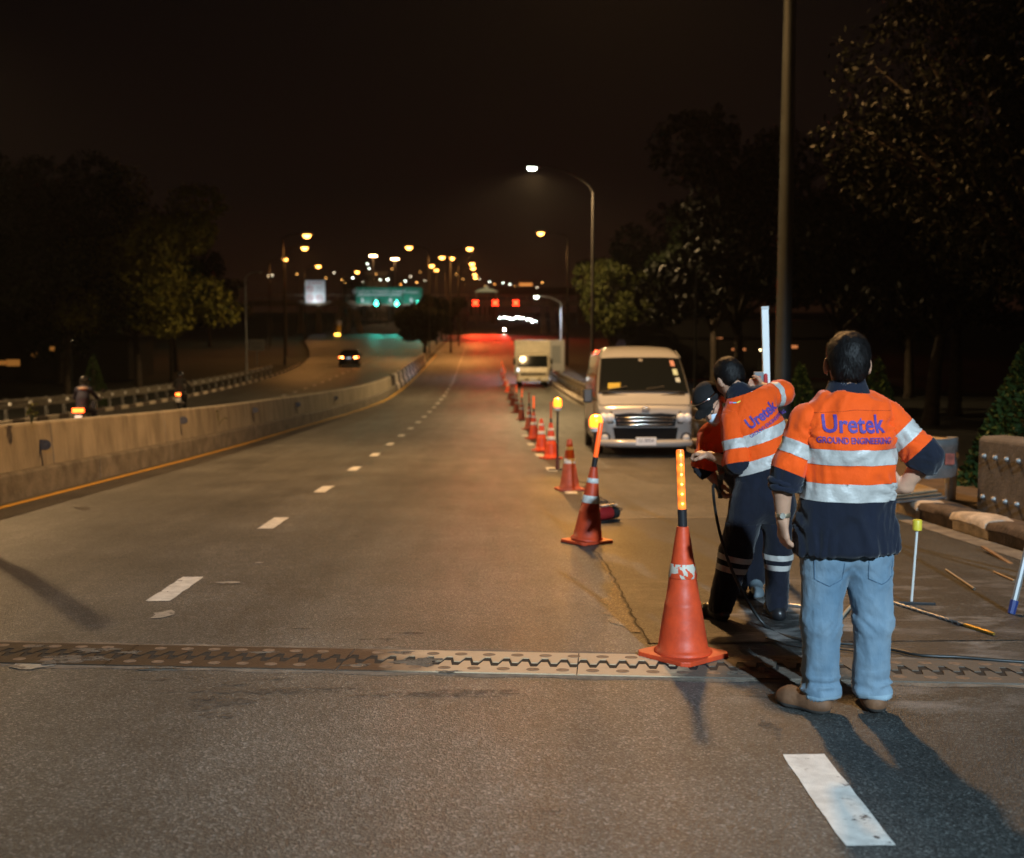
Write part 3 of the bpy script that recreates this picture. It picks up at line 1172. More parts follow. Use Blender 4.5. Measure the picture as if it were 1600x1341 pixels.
M_REDINK = mat('sign_red', (.45, .05, .04), .5)
def text_mesh(body, size, name, m, parent, loc, rot=(math.pi / 2, 0, 0), align='CENTER', offset=0.0, extrude=0.0, wrap=None, sx=1.0):
    cu = bpy.data.curves.new('tmp', 'FONT')
    cu.body = body
    cu.size = size
    cu.align_x = align
    cu.align_y = 'CENTER'
    cu.offset = offset
    cu.extrude = extrude
    cu.resolution_u = 4
    to = bpy.data.objects.new('tmp', cu)
    COL.objects.link(to)
    bpy.context.view_layer.update()
    dg = bpy.context.evaluated_depsgraph_get()
    me = bpy.data.meshes.new_from_object(to.evaluated_get(dg))
    bpy.data.objects.remove(to)
    me.materials.clear()
    me.materials.append(m)
    if sx != 1.0:
        for v in me.vertices:
            v.co.x *= sx
    if wrap is not None:
        return me
    o = bpy.data.objects.new(name, me)
    link(o, parent)
    o.location = loc
    o.rotation_euler = rot
    return o
def sign_panel(name, label, px0, py0, px1, py1, D, m, group=None):
    a = at(px0, py1, D)
    b = at(px1, py0, D)
    w, h = b.x - a.x, b.z - a.z
    s = thing(name, label, 'road sign', ((a.x + b.x) / 2, D, a.z), group=group)
    MB().box((0, .06, h / 2), (w, .1, h)).build('panel', m, s, bevel=.03)
    MB().box((0, .17, h / 2), (w * .96, .06, h * .94)).build('back_frame', M_SIGNB, s)
    # sign lighting on an arm below the panel
    for q_ in ((0,) if w < 6 else (-w * .28, w * .28)):
        MB().tube([(q_, .1, -.1), (q_, -2.6, -.5)], .05, 6).build('light_arm', M_DARK, s)
        MB().box((q_, -2.7, -.5), (.6, .25, .16)).build('sign_lamp', M_DARK, s)
        spot(s, (q_, -2.75, -.36), 650 if m is M_SIGNW else 420, (.85, .95, 1), 120, (q_, 0, h * .62), .6, .15, 'sign_light')
    return s, w, h
s, w, h = sign_panel('restriction_sign', 'square white sign with round prohibition symbols hung on the footbridge', 476, 438, 508, 473, FB - 2.2, M_SIGNW)
text_mesh('ห้ามรถเข้า', h * .15, 'lettering', M_REDINK, s, (0, -.012, h * .88))
text_mesh('ตั้งแต่', h * .11, 'lettering', M_INK, s, (w * .22, -.012, h * .66))
text_mesh('เวลา 24 น.', h * .10, 'lettering', M_INK, s, (w * .22, -.012, h * .52))
for cx, cz in ((-.24, .6), (-.24, .2), (.22, .2)):
    r = h * .15
    ring = MB().lathe([(r, -.004), (r, .004), (r * .78, .004), (r * .78, -.004), (r, -.004)], 20, axis='y', cap=False)
    ri = ring.build('prohibition_ring', M_REDINK, s, loc=(w * cx, -.012, h * cz))
    MB().box((0, 0, 0), (r * .8, .01, r * .34)).build('vehicle_symbol', M_INK, ri)
    MB().box((0, -.008, 0), (r * 1.7, .006, r * .14), (0, R(45), 0)).build('slash', M_REDINK, ri)
s, w, h = sign_panel('direction_sign', 'wide green overhead direction sign with white arrows above the green signals', 556, 449, 629, 475, FB - 2.2, M_SIGNG)
text_mesh('เข้าเมือง ทางหลัก ขาออก', h * .30, 'lettering', M_SIGNW, s, (0, -.012, h * .74), sx=1.1)
MB().box((0, -.008, h * .54), (w * .92, .012, h * .05)).build('divider', M_SIGNW, s)
def arrow_mesh(h):
    return [(-.12 * h, 0, .5 * h), (.12 * h, 0, .5 * h), (.12 * h, 0, .05 * h), (.42 * h, 0, .05 * h), (0, 0, -.5 * h), (-.42 * h, 0, .05 * h), (-.12 * h, 0, .05 * h)]
for i in range(3):
    MB().prism(arrow_mesh(h * .26), (0, -.006, 0), (0, .006, 0)).build('arrow', M_SIGNW, s, loc=(w * (-.36 + i * .30), -.012, h * .24))
s, w, h = sign_panel('exit_sign', 'narrow green sign panel at the right of the wide green sign', 630.5, 449, 660, 475, FB - 2.2, M_SIGNG)
text_mesh('ขาออก', h * .26, 'lettering', M_SIGNW, s, (0, -.012, h * .7))
MB().prism(arrow_mesh(h * .26), (0, -.006, 0), (0, .006, 0)).build('arrow', M_SIGNW, s, loc=(-w * .1, -.012, h * .24))
M_GSIG = emit('green_signal', (.06, 1, .66), 22)
M_RSIG = emit('red_signal', (1, .022, .006), 26)
for px, lb in ((588, 'leftmost of the three green lane signals under the green sign'), (620, 'middle one of the three green lane signals'), (653, 'rightmost of the three green lane signals')):
    p = at(px, 474.5, FB - 2.6)
    s = thing('lane_signal', lb, 'lane signal', p, group='green lane signals on the footbridge')
    MB().box((0, .12, 0), (1.25, .2, 1.25)).build('housing', M_DARK, s, bevel=.04)
    MB().prism(arrow_mesh(1.05), (0, -.03, 0), (0, .0, 0)).build('arrow', M_GSIG, s)
    spot(s, (0, -.35, 0), 1300, (.05, 1, .75), 70, (-1.5, -30, -5), .8, .3, 'signal_light')
for px, lb in ((743, 'leftmost of the three red cross lane signals'), (774, 'middle one of the three red cross lane signals'), (806, 'rightmost of the three red cross lane signals')):
    p = at(px, 473.5, FB - 2.6)
    s = thing('lane_signal', lb, 'lane signal', p, group='red cross lane signals on the footbridge')
    MB().box((0, .12, 0), (1.25, .2, 1.25)).build('housing', M_DARK, s, bevel=.04)
    for a in (45, -45):
        MB().box((0, -.03, 0), (1.35, .03 if a > 0 else .034, .24), (0, R(a), 0)).build('cross_bar', M_RSIG, s)
    spot(s, (0, -.35, 0), 9500, (1, .035, .012), 60, (-.8, -95, -5), .8, .3, 'signal_light')

# blinking marker post in front of the left legs
p = at(530, 528, 190)
t = thing('keep_left_post', 'small round blue sign with striped post and yellow flasher by the footbridge legs', 'traffic post', (p.x, 190, rz(190)))
MB().tube([(0, 0, 0), (0, 0, 2.4)], .06, 8).build('post', M_SIGNW, t)
MB().lathe([(.5, -.03), (.5, .03)], 18, (0, 0, 2.5), axis='y').build('disc', mat('sign_blue', (.25, .32, .6), .4), t)
MB().box((0, -.05, 1.5), (.7, .05, .9)).build('chevron_plate', mat('chevron_yellow', (.6, .45, .1), .5), t)
MB().box((-.3, -.1, .45), (.9, .25, .35)).build('flasher', emit('amber_flash', (1, .48, .06), 9), t)
# small white sign on a post by the left guardrail
p0, p1 = at(389, 548, 92), at(413, 531, 92)
t = thing('roadside_sign', 'small white rectangular sign on a post past the left guardrail', 'road sign', ((p0.x + p1.x) / 2, 92, rz(92)))
hh = p1.z - p0.z
MB().box((0, 0, p0.z - rz(92) + hh / 2), (p1.x - p0.x, .05, hh)).build('panel', mat('sign_offwhite', (.5, .5, .48), .5), t, bevel=.01)
MB().tube([(0, .06, 0), (0, .06, p1.z - rz(92))], .05, 8).build('post', M_POLEG, t)
text_mesh('ทางลงสะพาน', hh * .26, 'lettering', M_INK, t, (0, -.03, p0.z - rz(92) + hh * .68), sx=.8)
text_mesh('โปรดระวัง', hh * .26, 'lettering', M_INK, t, (0, -.03, p0.z - rz(92) + hh * .3), sx=.8)

# ================================================================== skyline
def building(name, label, px0, px1, pytop, D, depth, m, rows_, cols_, winmat, lit=0.0):
    a = at(px0, pytop, D)
    b = at(px1, pytop, D)
    base = rz(D)
    w, h = b.x - a.x, a.z - base
    t = thing(name, label, 'building', ((a.x + b.x) / 2, D, base))
    MB().box((0, depth / 2, h / 2), (w, depth, h)).build('wall', m, t)
    rf = MB().box((0, depth / 2, h + .2), (w + .6, depth + .6, .4)).build('roof', m, t)
    for r_ in range(rows_):
        for c_ in range(cols_):
            wx_ = w * ((c_ + .5) / cols_ - .5)
            wz = h * (r_ + .55) / rows_
            MB().box((wx_, -.02, wz), (w / cols_ * .55, .12, h / rows_ * .5)).build('window', winmat if random.random() >= lit else emit('lit_window', (1, .55, .2), 1.6), t)
    return t
M_FACADE = mat('far_facade', (.42, .34, .28), .8, var=.2, vscale=.2)
M_WIN = mat('far_window', (.05, .045, .04), .25)
building('office_building', 'pale building glowing orange behind the green sign', 572, 606, 426, 400, 14, M_FACADE, 4, 7, M_WIN, .0)
building('low_building', 'dim low building at the left of the pale building', 536, 566, 436, 430, 12, M_FACADE, 3, 6, M_WIN, .0)
building('roadside_building', 'pale windowless block below the leftmost red cross signal', 733, 768, 474, 420, 9, mat('pale_block', (.5, .42, .34), .8, var=.15, vscale=.3), 1, 5, M_WIN)
# station canopy with lit eaves
p = at(760, 456, 330)
t = thing('station_canopy', 'lit greenish canopy roof left of the dark overpass', 'canopy', (p.x, 330, rz(330)))
hh = p.z - rz(330)
MB().prism([(-3.6, 0, 0), (3.6, 0, 0), (2, 0, .8), (.8, 0, 1.0), (.4, 0, 1.9), (-.4, 0, 1.9), (-.8, 0, 1.0), (-2, 0, .8)], (0, 0, hh), (0, 6, hh)).build('roof', emit('canopy_glow', (.9, .8, .4), .22), t)
for sx_ in (-3, 3):
    MB().box((sx_, 3, hh / 2), (.5, .5, hh)).build('column', M_FACADE, t)
# overpass
D = 340
a = at(752, 461, D)
b = at(880, 449, D)
t = thing('overpass', 'dark flat overpass deck crossing behind the red signals', 'overpass', (0, D, rz(D)))
MB().box(((a.x + 70) / 2, 6, (a.z + b.z) / 2 - rz(D)), (70 - a.x, 12, b.z - a.z)).build('deck', mat('overpass_concrete', (.06, .048, .045), .9), t)
for x in (a.x + 4, 32, 54):
    MB().box((x, 6, (a.z - rz(D)) / 2), (2.2, 2.5, a.z - rz(D))).build('pier', mat('overpass_pier', (.14, .1, .085), .9), t)
p0, p1 = at(811, 447, 335), at(832, 438, 335)
t = thing('billboard', 'small orange lit billboard on top of the overpass', 'billboard', ((p0.x + p1.x) / 2, 335, b.z))
MB().box((0, 0, p0.z - b.z + (p1.z - p0.z) / 2), (p1.x - p0.x, .3, p1.z - p0.z)).build('panel', mat('billboard_face', (.35, .18, .1), .6), t)
MB().box((0, -.2, p0.z - b.z + .45), (p1.x - p0.x, .1, .8)).build('light_strip', emit('billboard_strip', (1, .36, .08), .9), t)
for sx_ in (-1.4, 1.4):
    MB().box((sx_, .2, (p0.z - b.z) / 2 - .2), (.15, .15, abs(p0.z - b.z) + .8)).build('support', M_DARK, t)
# houses glimpsed through the trees on both sides
def glimpse(name, label, px, py, w, D, wins, m):
    p = at(px, py, D)
    t = thing(name, label, 'house', (p.x, D, rz(D)))
    MB().box((0, 3, 1.5), (w, 6, 3.0)).build('wall', mat('dark_house', (.012, .01, .009), .95), t)
    MB().prism([(-w / 2 - .5, 0, 3.0), (w / 2 + .5, 0, 3.0), (w / 2 - 1.5, 0, 4.2), (-w / 2 + 1.5, 0, 4.2)], (0, -.4, 0), (0, 6.4, 0)).build('roof', mat('dark_roof', (.010, .008, .008), .95), t)
    for (qx, qy, ww, wh) in wins:
        q_ = at(qx, qy, D)
        MB().box((q_.x - p.x, -.03, q_.z - rz(D)), (ww, .1, wh)).build('window', m, t)
glimpse('roadside_house', 'dark house with lit orange windows behind the leftmost trees', 45, 560, 14, 78,
        [(4, 567, .5, .3), (21, 567, .9, .45), (55, 553, .4, .4), (82, 545, .3, .3), (104, 566, .3, .5)], emit('house_window', (1, .40, .08), .22))
glimpse('garden_house', 'dark house with tiny lit windows behind the thin post on the right', 1150, 540, 16, 78,
        [(1118, 527, .3, .25), (1126, 526, .25, .3), (1163, 546, .16, .16), (1145, 546, .14, .14), (1236, 542, .9, .2)], emit('garden_window', (1, .35, .12), .5))
for (px, py, D, lb) in ((111, 531, 70, 'small bright lamp between the left tree trunks'), (1186, 546, 58, 'small yellow lamp low behind the white staff'), (418, 431, 140, 'small green-white lamp left of the dark pole far left')):
    p = at(px, py, D)
    street_lamp(lb, (p.x, D, rz(D)), p.z - rz(D), (0, 0), emit('garden_lens', (1, .75, .4), 9), .04, 0, name='garden_lamp', big=.35)

# ================================================================== trees
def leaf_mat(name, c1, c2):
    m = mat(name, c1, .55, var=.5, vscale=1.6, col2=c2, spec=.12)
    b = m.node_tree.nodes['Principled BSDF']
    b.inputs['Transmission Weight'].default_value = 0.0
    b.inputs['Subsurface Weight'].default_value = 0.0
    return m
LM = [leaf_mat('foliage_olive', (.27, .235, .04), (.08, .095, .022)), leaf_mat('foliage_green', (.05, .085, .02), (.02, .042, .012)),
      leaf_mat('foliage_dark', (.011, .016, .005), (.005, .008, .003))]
M_BARK = mat('bark', (.040, .030, .021), .95, var=.4, vscale=5, bump=.8, bscale=14)
def leaves(blobs, n, size, seed, gap=.45):
    r = np.random.default_rng(seed)
    vols = np.array([b[1][0] * b[1][1] * b[1][2] for b in blobs]) ** .8
    pick = r.choice(len(blobs), n, p=vols / vols.sum())
    u = r.normal(size=(n, 3))
    u /= np.linalg.norm(u, axis=1)[:, None]
    rad = r.uniform(.35, 1.0, n) ** .5
    c = np.array([b[0] for b in blobs])[pick]
    rr = np.array([b[1] for b in blobs])[pick]
    P = c + u * rr * rad[:, None]
    keep = noise3(P, .9, seed) * .6 + noise3(P, 2.3, seed + 1) * .5 > -gap + .25
    P = P[keep]
    n = len(P)
    d = r.normal(size=(n, 3))
    d[:, 2] -= .45
    d /= np.linalg.norm(d, axis=1)[:, None]
    s = r.normal(size=(n, 3))
    s -= (s * d).sum(1)[:, None] * d
    s /= np.linalg.norm(s, axis=1)[:, None]
    k = size * r.uniform(.6, 1.35, n)[:, None]
    A = P - d * k
    B = P + s * k * .42 - d * k * .15
    C = P + d * k
    D_ = P - s * k * .42 - d * k * .15
    V = np.stack([A, B, C, D_], 1).reshape(-1, 3)
    Q = np.arange(4 * n).reshape(-1, 4)
    return V, Q
def tree(label, base, trunk_h, tr, blobs, n, size, m, seed, group=None, name='tree', gap=.45):
    """blobs in local coordinates: (centre, radii)"""
    t = thing(name, label, 'tree', base, group=group)
    rr = random.Random(seed)
    mb = MB()
    top = Vector((rr.uniform(-.3, .3), rr.uniform(-.3, .3), trunk_h))
    mb.tube([(0, 0, -.4), (0, 0, .15), (top.x * .3, top.y * .3, trunk_h * .5), top], [tr * 1.5, tr * 1.1, tr * .85, tr * .6], 9)
    for c, r_ in blobs:
        c = Vector(c)
        st = top * rr.uniform(.7, 1.0)
        md = (st + c) / 2 + Vector((rr.uniform(-.3, .3), rr.uniform(-.3, .3), .2))
        mb.tube([st, md, c + Vector((0, 0, r_[2] * .3))], [tr * .5, tr * .3, tr * .1], 6)
        for q in range(2):
            e2 = c + Vector((rr.uniform(-1, 1) * r_[0] * .7, rr.uniform(-1, 1) * r_[1] * .7, rr.uniform(-.3, .8) * r_[2]))
            mb.tube([md, (md + e2) / 2 + Vector((0, 0, .15)), e2], [tr * .25, tr * .16, tr * .05], 5)
    mb.build('trunk', M_BARK, t, smooth=True)
    V, Q = leaves(blobs, n, size, seed, gap)
    cr_ = np_mesh('crown', V, Q, m, t, smooth=False)
    return t
def blobs_from(w, h, zc, n, seed, d=None):
    r = random.Random(seed)
    out = [((0, 0, zc), (w * .62, (d or w) * .62, h * .62))]
    for i in range(n):
        a = r.uniform(0, 6.28)
        q = r.uniform(.45, .8)
        out.append(((w * q * math.cos(a), (d or w) * q * math.sin(a), zc + r.uniform(-.6, .75) * h), (w * r.uniform(.28, .48), w * r.uniform(.28, .48), h * r.uniform(.2, .36))))
    return out
GT = 'trees behind the left guardrail'
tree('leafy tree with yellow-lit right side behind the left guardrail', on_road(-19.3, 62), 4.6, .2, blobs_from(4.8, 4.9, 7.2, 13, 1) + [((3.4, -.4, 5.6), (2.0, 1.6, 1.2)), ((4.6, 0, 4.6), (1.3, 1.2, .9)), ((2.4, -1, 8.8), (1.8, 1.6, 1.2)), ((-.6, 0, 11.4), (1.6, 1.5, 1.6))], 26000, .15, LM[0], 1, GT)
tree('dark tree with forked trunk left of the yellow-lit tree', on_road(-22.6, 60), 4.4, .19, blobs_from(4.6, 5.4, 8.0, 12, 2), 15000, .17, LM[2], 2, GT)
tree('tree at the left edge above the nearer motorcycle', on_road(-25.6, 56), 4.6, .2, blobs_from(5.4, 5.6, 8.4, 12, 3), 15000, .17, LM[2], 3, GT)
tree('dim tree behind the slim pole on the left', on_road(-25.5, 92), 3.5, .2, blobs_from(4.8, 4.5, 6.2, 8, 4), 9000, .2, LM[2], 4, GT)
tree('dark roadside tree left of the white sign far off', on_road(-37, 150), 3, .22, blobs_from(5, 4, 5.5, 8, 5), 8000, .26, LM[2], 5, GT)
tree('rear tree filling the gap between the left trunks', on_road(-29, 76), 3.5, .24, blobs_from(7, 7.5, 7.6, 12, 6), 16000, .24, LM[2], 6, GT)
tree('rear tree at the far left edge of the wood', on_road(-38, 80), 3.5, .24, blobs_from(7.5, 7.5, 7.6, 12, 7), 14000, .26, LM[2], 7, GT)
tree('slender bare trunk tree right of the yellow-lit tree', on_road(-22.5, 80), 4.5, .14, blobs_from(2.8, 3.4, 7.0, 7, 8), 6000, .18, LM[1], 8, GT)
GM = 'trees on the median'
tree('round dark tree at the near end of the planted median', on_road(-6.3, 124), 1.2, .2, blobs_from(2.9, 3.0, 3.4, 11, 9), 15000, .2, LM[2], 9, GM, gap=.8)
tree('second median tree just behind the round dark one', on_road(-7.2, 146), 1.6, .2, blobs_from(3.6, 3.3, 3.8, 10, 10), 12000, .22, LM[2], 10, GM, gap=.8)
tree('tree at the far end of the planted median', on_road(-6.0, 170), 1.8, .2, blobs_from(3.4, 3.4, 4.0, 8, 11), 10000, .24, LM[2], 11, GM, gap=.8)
GRT = 'dark trees along the right roadside'
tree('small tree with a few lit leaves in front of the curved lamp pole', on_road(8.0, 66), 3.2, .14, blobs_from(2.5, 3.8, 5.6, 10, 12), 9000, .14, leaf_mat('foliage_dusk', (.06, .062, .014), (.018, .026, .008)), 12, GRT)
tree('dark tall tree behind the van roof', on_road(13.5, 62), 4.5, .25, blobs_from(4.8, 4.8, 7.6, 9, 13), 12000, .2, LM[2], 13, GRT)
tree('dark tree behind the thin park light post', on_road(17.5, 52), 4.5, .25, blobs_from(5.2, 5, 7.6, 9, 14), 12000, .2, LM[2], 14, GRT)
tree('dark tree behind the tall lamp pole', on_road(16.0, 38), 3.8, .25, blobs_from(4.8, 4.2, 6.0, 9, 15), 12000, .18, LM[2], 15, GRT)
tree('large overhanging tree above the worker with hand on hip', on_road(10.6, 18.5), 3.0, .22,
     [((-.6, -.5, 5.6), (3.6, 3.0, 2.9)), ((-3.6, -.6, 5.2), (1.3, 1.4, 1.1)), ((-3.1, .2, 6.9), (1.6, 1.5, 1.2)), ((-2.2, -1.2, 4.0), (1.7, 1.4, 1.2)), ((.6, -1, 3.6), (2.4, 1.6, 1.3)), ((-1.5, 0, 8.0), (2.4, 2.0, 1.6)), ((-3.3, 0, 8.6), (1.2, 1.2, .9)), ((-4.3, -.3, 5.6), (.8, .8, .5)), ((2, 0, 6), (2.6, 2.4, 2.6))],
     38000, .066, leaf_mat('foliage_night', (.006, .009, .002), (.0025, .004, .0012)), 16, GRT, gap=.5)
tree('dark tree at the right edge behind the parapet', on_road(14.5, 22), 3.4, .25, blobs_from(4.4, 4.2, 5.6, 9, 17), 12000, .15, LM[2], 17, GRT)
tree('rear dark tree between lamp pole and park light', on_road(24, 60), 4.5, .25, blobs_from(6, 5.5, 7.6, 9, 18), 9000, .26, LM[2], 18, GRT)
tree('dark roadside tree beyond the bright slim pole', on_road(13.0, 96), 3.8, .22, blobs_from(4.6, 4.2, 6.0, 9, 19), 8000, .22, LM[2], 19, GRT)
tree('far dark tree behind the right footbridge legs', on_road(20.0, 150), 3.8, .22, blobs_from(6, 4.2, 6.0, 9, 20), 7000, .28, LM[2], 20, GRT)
for i_, (x_, y_, w_, h_, z_, lb_) in enumerate(((12.0, 50, 4.6, 5.2, 8.0, 'tall dark tree rising directly above the van'), (19.5, 44, 5.5, 5.6, 8.2, 'dark tree filling the gap right of the park light'),
                                             (22.0, 32, 5.5, 5.0, 7.2, 'dark tree behind the conical shrubs'), (14.5, 80, 5.5, 5.5, 7.6, 'dark tree beyond the small lit tree'))):
    tree(lb_, on_road(x_, y_), 4.2, .25, blobs_from(w_, h_, z_, 11, 40 + i_), 13000, .21, LM[2], 40 + i_, GRT)
# clipped conical shrubs
def conical(label, base, h, r, n, seed, group):
    t = thing('conical_shrub', label, 'shrub', base, group=group)
    rg = np.random.default_rng(seed)
    z = h * (1 - np.sqrt(rg.uniform(0, 1, n))) * .96 + .1
    a = rg.uniform(0, 6.283, n)
    rad = r * (1 - z / h) * rg.uniform(.72, 1.08, n) + .03
    P = np.stack([rad * np.cos(a), rad * np.sin(a), z], 1)
    d = np.stack([np.cos(a), np.sin(a), np.full(n, .6)], 1) + rg.normal(size=(n, 3)) * .55
    d /= np.linalg.norm(d, axis=1)[:, None]
    s = rg.normal(size=(n, 3))
    s -= (s * d).sum(1)[:, None] * d
    s /= np.linalg.norm(s, axis=1)[:, None]
    k = .045 * rg.uniform(.7, 1.4, n)[:, None]
    V = np.stack([P - d * k, P + s * k * .5, P + d * k, P - s * k * .5], 1).reshape(-1, 3)
    np_mesh('foliage', V, np.arange(4 * n).reshape(-1, 4), LM[1], t, smooth=False)
    MB().tube([(0, 0, -.3), (0, 0, h * .8)], [.06, .02], 6).build('stem', M_BARK, t)
GS = 'clipped conical shrubs'
conical('conical shrub between the bending worker and the standing worker', on_road(6.55, 22, -.1), 2.0, .62, 5200, 1, GS)
conical('conical shrub just right of the standing worker', on_road(7.4, 20, -.1), 2.05, .66, 5200, 2, GS)
conical('large conical shrub behind the steel end plate at the right edge', on_road(6.95, 13.6, .0), 2.0, .80, 7000, 3, GS)
conical('conical shrub behind the left guardrail between the motorcycles', on_road(-17.6, 50, -.1), 2.6, .75, 3000, 4, GS)
conical('small conical shrub beside the white staff', on_road(7.1, 27, -.1), 2.0, .6, 3500, 5, GS)
# weeds growing from the wall joints
def weed(label, px, py, y, n, h, seed):
    p = at(px, py, y)
    t = thing('wall_weed', label, 'weed', p, group='weeds on the median wall')
    r = random.Random(seed)
    st = MB()
    for i in range(n):
        a = r.uniform(0, 6.28)
        tip = Vector((math.cos(a) * h * .4 * r.random(), math.sin(a) * h * .35 * r.random(), h * r.uniform(.4, 1)))
        st.tube([(0, 0, 0), tip * .5 + Vector((0, 0, .03)), tip], [.006, .005, .003], 5)
        for q in range(3):
            b = tip * r.uniform(.45, 1.0)
            d = Vector((r.uniform(-1, 1), r.uniform(-1, 1), r.uniform(-.5, .7))).normalized()
            s = d.cross(Vector((.2, .3, 1))).normalized()
            k = r.uniform(.04, .075)
            MB().add([b, b + d * k * .6 + s * k * .45, b + d * k * 1.4 - Vector((0, 0, .02)), b + d * k * .6 - s * k * .45], [(0, 1, 2, 3)]).build('leaf', mat('weed_leaf', (.20, .21, .05), .5, var=.3, vscale=20), t)
    st.build('stems', mat('weed_stem', (.12, .11, .04), .7), t)
weed('leafy weed sprouting on top of the median wall near the left edge', 49, 662, 14.3, 8, .30, 1)
weed('weed growing up the median wall joint left of a delineator', 339, 668, 25.2, 10, .55, 2)

# sign post standing on the median wall, out of the frame to the left; its shadow falls across the near lane
t = thing('median_sign_post', 'sign post standing on the median wall beyond the left edge', 'sign post', (-6.2, 12.3, rz(12.3) + .9))
MB().tube([(0, 0, 0), (0, 0, 2.3)], .055, 10).build('post', M_POLEG, t)
MB().box((0, .05, 1.75), (.30, .03, .95), (0, 0, R(-35))).build('sign_plate', M_SIGNW, t)
# ================================================================== vehicles
def body_section(y, w, zt, zb, tumble=.10, belt=.95, rc=.2, full=2.2):
    """closed ring of points in XZ at y, going round from bottom centre"""
    half = []
    def xat(z):
        return w * (1 - tumble * max(0, (z - belt) / max(.3, full - belt)) ** 1.4)
    rc = min(rc, (zt - zb) * .45)
    half.append((0.0, zb))
    half.append((w * .6, zb))
    half.append((w - .06, zb + .005))
    half.append((w - .012, zb + .05))
    for i in range(6):
        z = zb + .1 + (zt - rc - zb - .1) * i / 5
        half.append((xat(z), z))
    xc = xat(zt - rc)
    for i in range(1, 6):
        a = math.pi / 2 * i / 5
        half.append((xc - rc * 1.25 * (1 - math.cos(a)), zt - rc + rc * math.sin(a)))
    xe = half[-1][0]
    half.append((xe * .66, zt + .012))
    half.append((xe * .33, zt + .02))
    half.append((0, zt + .022))
    ring = [Vector((x, y, z)) for x, z in half] + [Vector((-x, y, z)) for x, z in reversed(half[1:-1])]
    return ring
def loft(rings):
    mb = MB()
    n = len(rings[0])
    vs = [p for r in rings for p in r]
    fs = []
    for i in range(len(rings) - 1):
        for k in range(n):
            k2 = (k + 1) % n
            fs.append((i * n + k, i * n + k2, (i + 1) * n + k2, (i + 1) * n + k))
    fs.append(tuple(reversed(range(n))))
    fs.append(tuple((len(rings) - 1) * n + k for k in range(n)))
    return mb.add(vs, fs)
M_TYRE = mat('tyre_rubber', (.015, .015, .016), .8)
M_RIM = mat('wheel_rim', (.4, .4, .42), .35, .8)
def wheel(parent, loc, r=.33, w=.2):
    ty = MB().lathe([(r * .62, -w / 2), (r * .93, -w / 2), (r, -w * .34), (r, w * .34), (r * .93, w / 2), (r * .62, w / 2)], 24, axis='x').build('wheel', M_TYRE, parent, auto=35, loc=loc)
    MB().lathe([(.04, -w * .53), (r * .3, -w * .51), (r * .6, -w * .40), (r * .6, w * .40), (r * .3, w * .51), (.04, w * .53)], 16, axis='x').build('rim', M_RIM, ty, auto=35)
    return ty
M_VANP = mat('van_paint', (.34, .355, .365), .28, coat=.8, var=.04, vscale=2)
M_GLASSD = mat('tinted_glass', (.008, .010, .010), .04, spec=.45)
M_CHROME = mat('chrome', (.75, .75, .76), .12, 1.0)
M_LAMPG = mat('headlamp_reflector', (.78, .82, .86), .08, .9)
M_LAMPW = mat('lamp_bowl_glass', (.80, .86, .92), .25, spec=.8)
M_HEADGL = mat('headlamp_glass', (.6, .63, .66), .05, spec=.8)
vx = (1011 - 750) / 1700 * 21.2
van = thing('passenger_van', 'white high-roof passenger van parked facing the camera in the closed lane', 'van', on_road(vx, 21.2), (slope_at(22), 0, R(-2.6)))
st = [(.0, .80, .93, .34), (.035, .87, .985, .27), (.10, .915, 1.04, .24), (.22, .94, 1.12, .23), (.36, .945, 1.22, .23), (.52, .945, 1.41, .23), (.72, .945, 1.63, .23), (.92, .945, 1.82, .23), (1.06, .945, 1.94, .24),
      (1.20, .945, 2.045, .24), (1.40, .945, 2.15, .24), (1.75, .945, 2.235, .24), (2.6, .945, 2.27, .24), (4.4, .945, 2.275, .24), (5.15, .94, 2.26, .25), (5.32, .92, 2.2, .3), (5.38, .86, 2.08, .4)]
MB.van = None
loft([body_section(y, w, zt, zb, .16, 1.0, .09 if y < .3 else (.05 if y < 1.1 else (.10 if y < 1.3 else (.15 if y < 1.5 else .20)))) for y, w, zt, zb in st]).build('body', M_VANP, van, auto=38)
def ztop(y):
    for (y0, _, z0, _), (y1, _, z1, _) in zip(st[:-1], st[1:]):
        if y0 <= y <= y1:
            return z0 + (z1 - z0) * (y - y0) / (y1 - y0)
    return st[-1][2]
rows = []
for i in range(9):
    y = .40 + (1.085 - .40) * i / 8
    wmax = .895 - .09 * i / 8
    rows.append([Vector((wmax * u, y - .010, ztop(y) + .040 - .020 * abs(u) ** 4)) for u in [-1 + 2 * k / 14 for k in range(15)]])
ws = MB().grid(rows).build('windscreen', M_GLASSD, van, smooth=True)
# seal round the windscreen
edge_pts = [r[0] for r in rows] + rows[-1][1:] + [r[-1] for r in reversed(rows[:-1])] + list(reversed(rows[0][1:-1]))
MB().tube(edge_pts + [edge_pts[0]], .014, 6, cap=False).build('window_seal', M_BLACK, van, smooth=True)
def on_ws(u, v, lift=.012):
    y = .40 + .685 * v
    wmax = .895 - .09 * v
    return Vector((wmax * u, y - .010, ztop(y) + .040 - .020 * abs(u) ** 4)) + Vector((0, -lift * .75, lift * .66))
def ws_card(u, v, w, h, m, name):
    vs = []
    for du, dv in ((-w, -h), (w, -h), (w, h), (-w, h)):
        vs.append(on_ws(u + du, v + dv))
    mesh_obj(name, vs, [(0, 1, 2, 3)], m, ws)
ws_card(.78, .80, .05, .10, mat('sticker_red', (.5, .25, .22), .6), 'sticker')
ws_card(.80, .52, .055, .09, mat('sticker_green', (.45, .6, .5), .6), 'sticker')
ws_card(.82, .30, .05, .06, mat('sticker_blue', (.4, .5, .55), .6), 'sticker')
ws_card(-.66, .14, .14, .07, mat('dash_cloth_yellow', (.45, .35, .05), .8), 'dashboard_cloth')
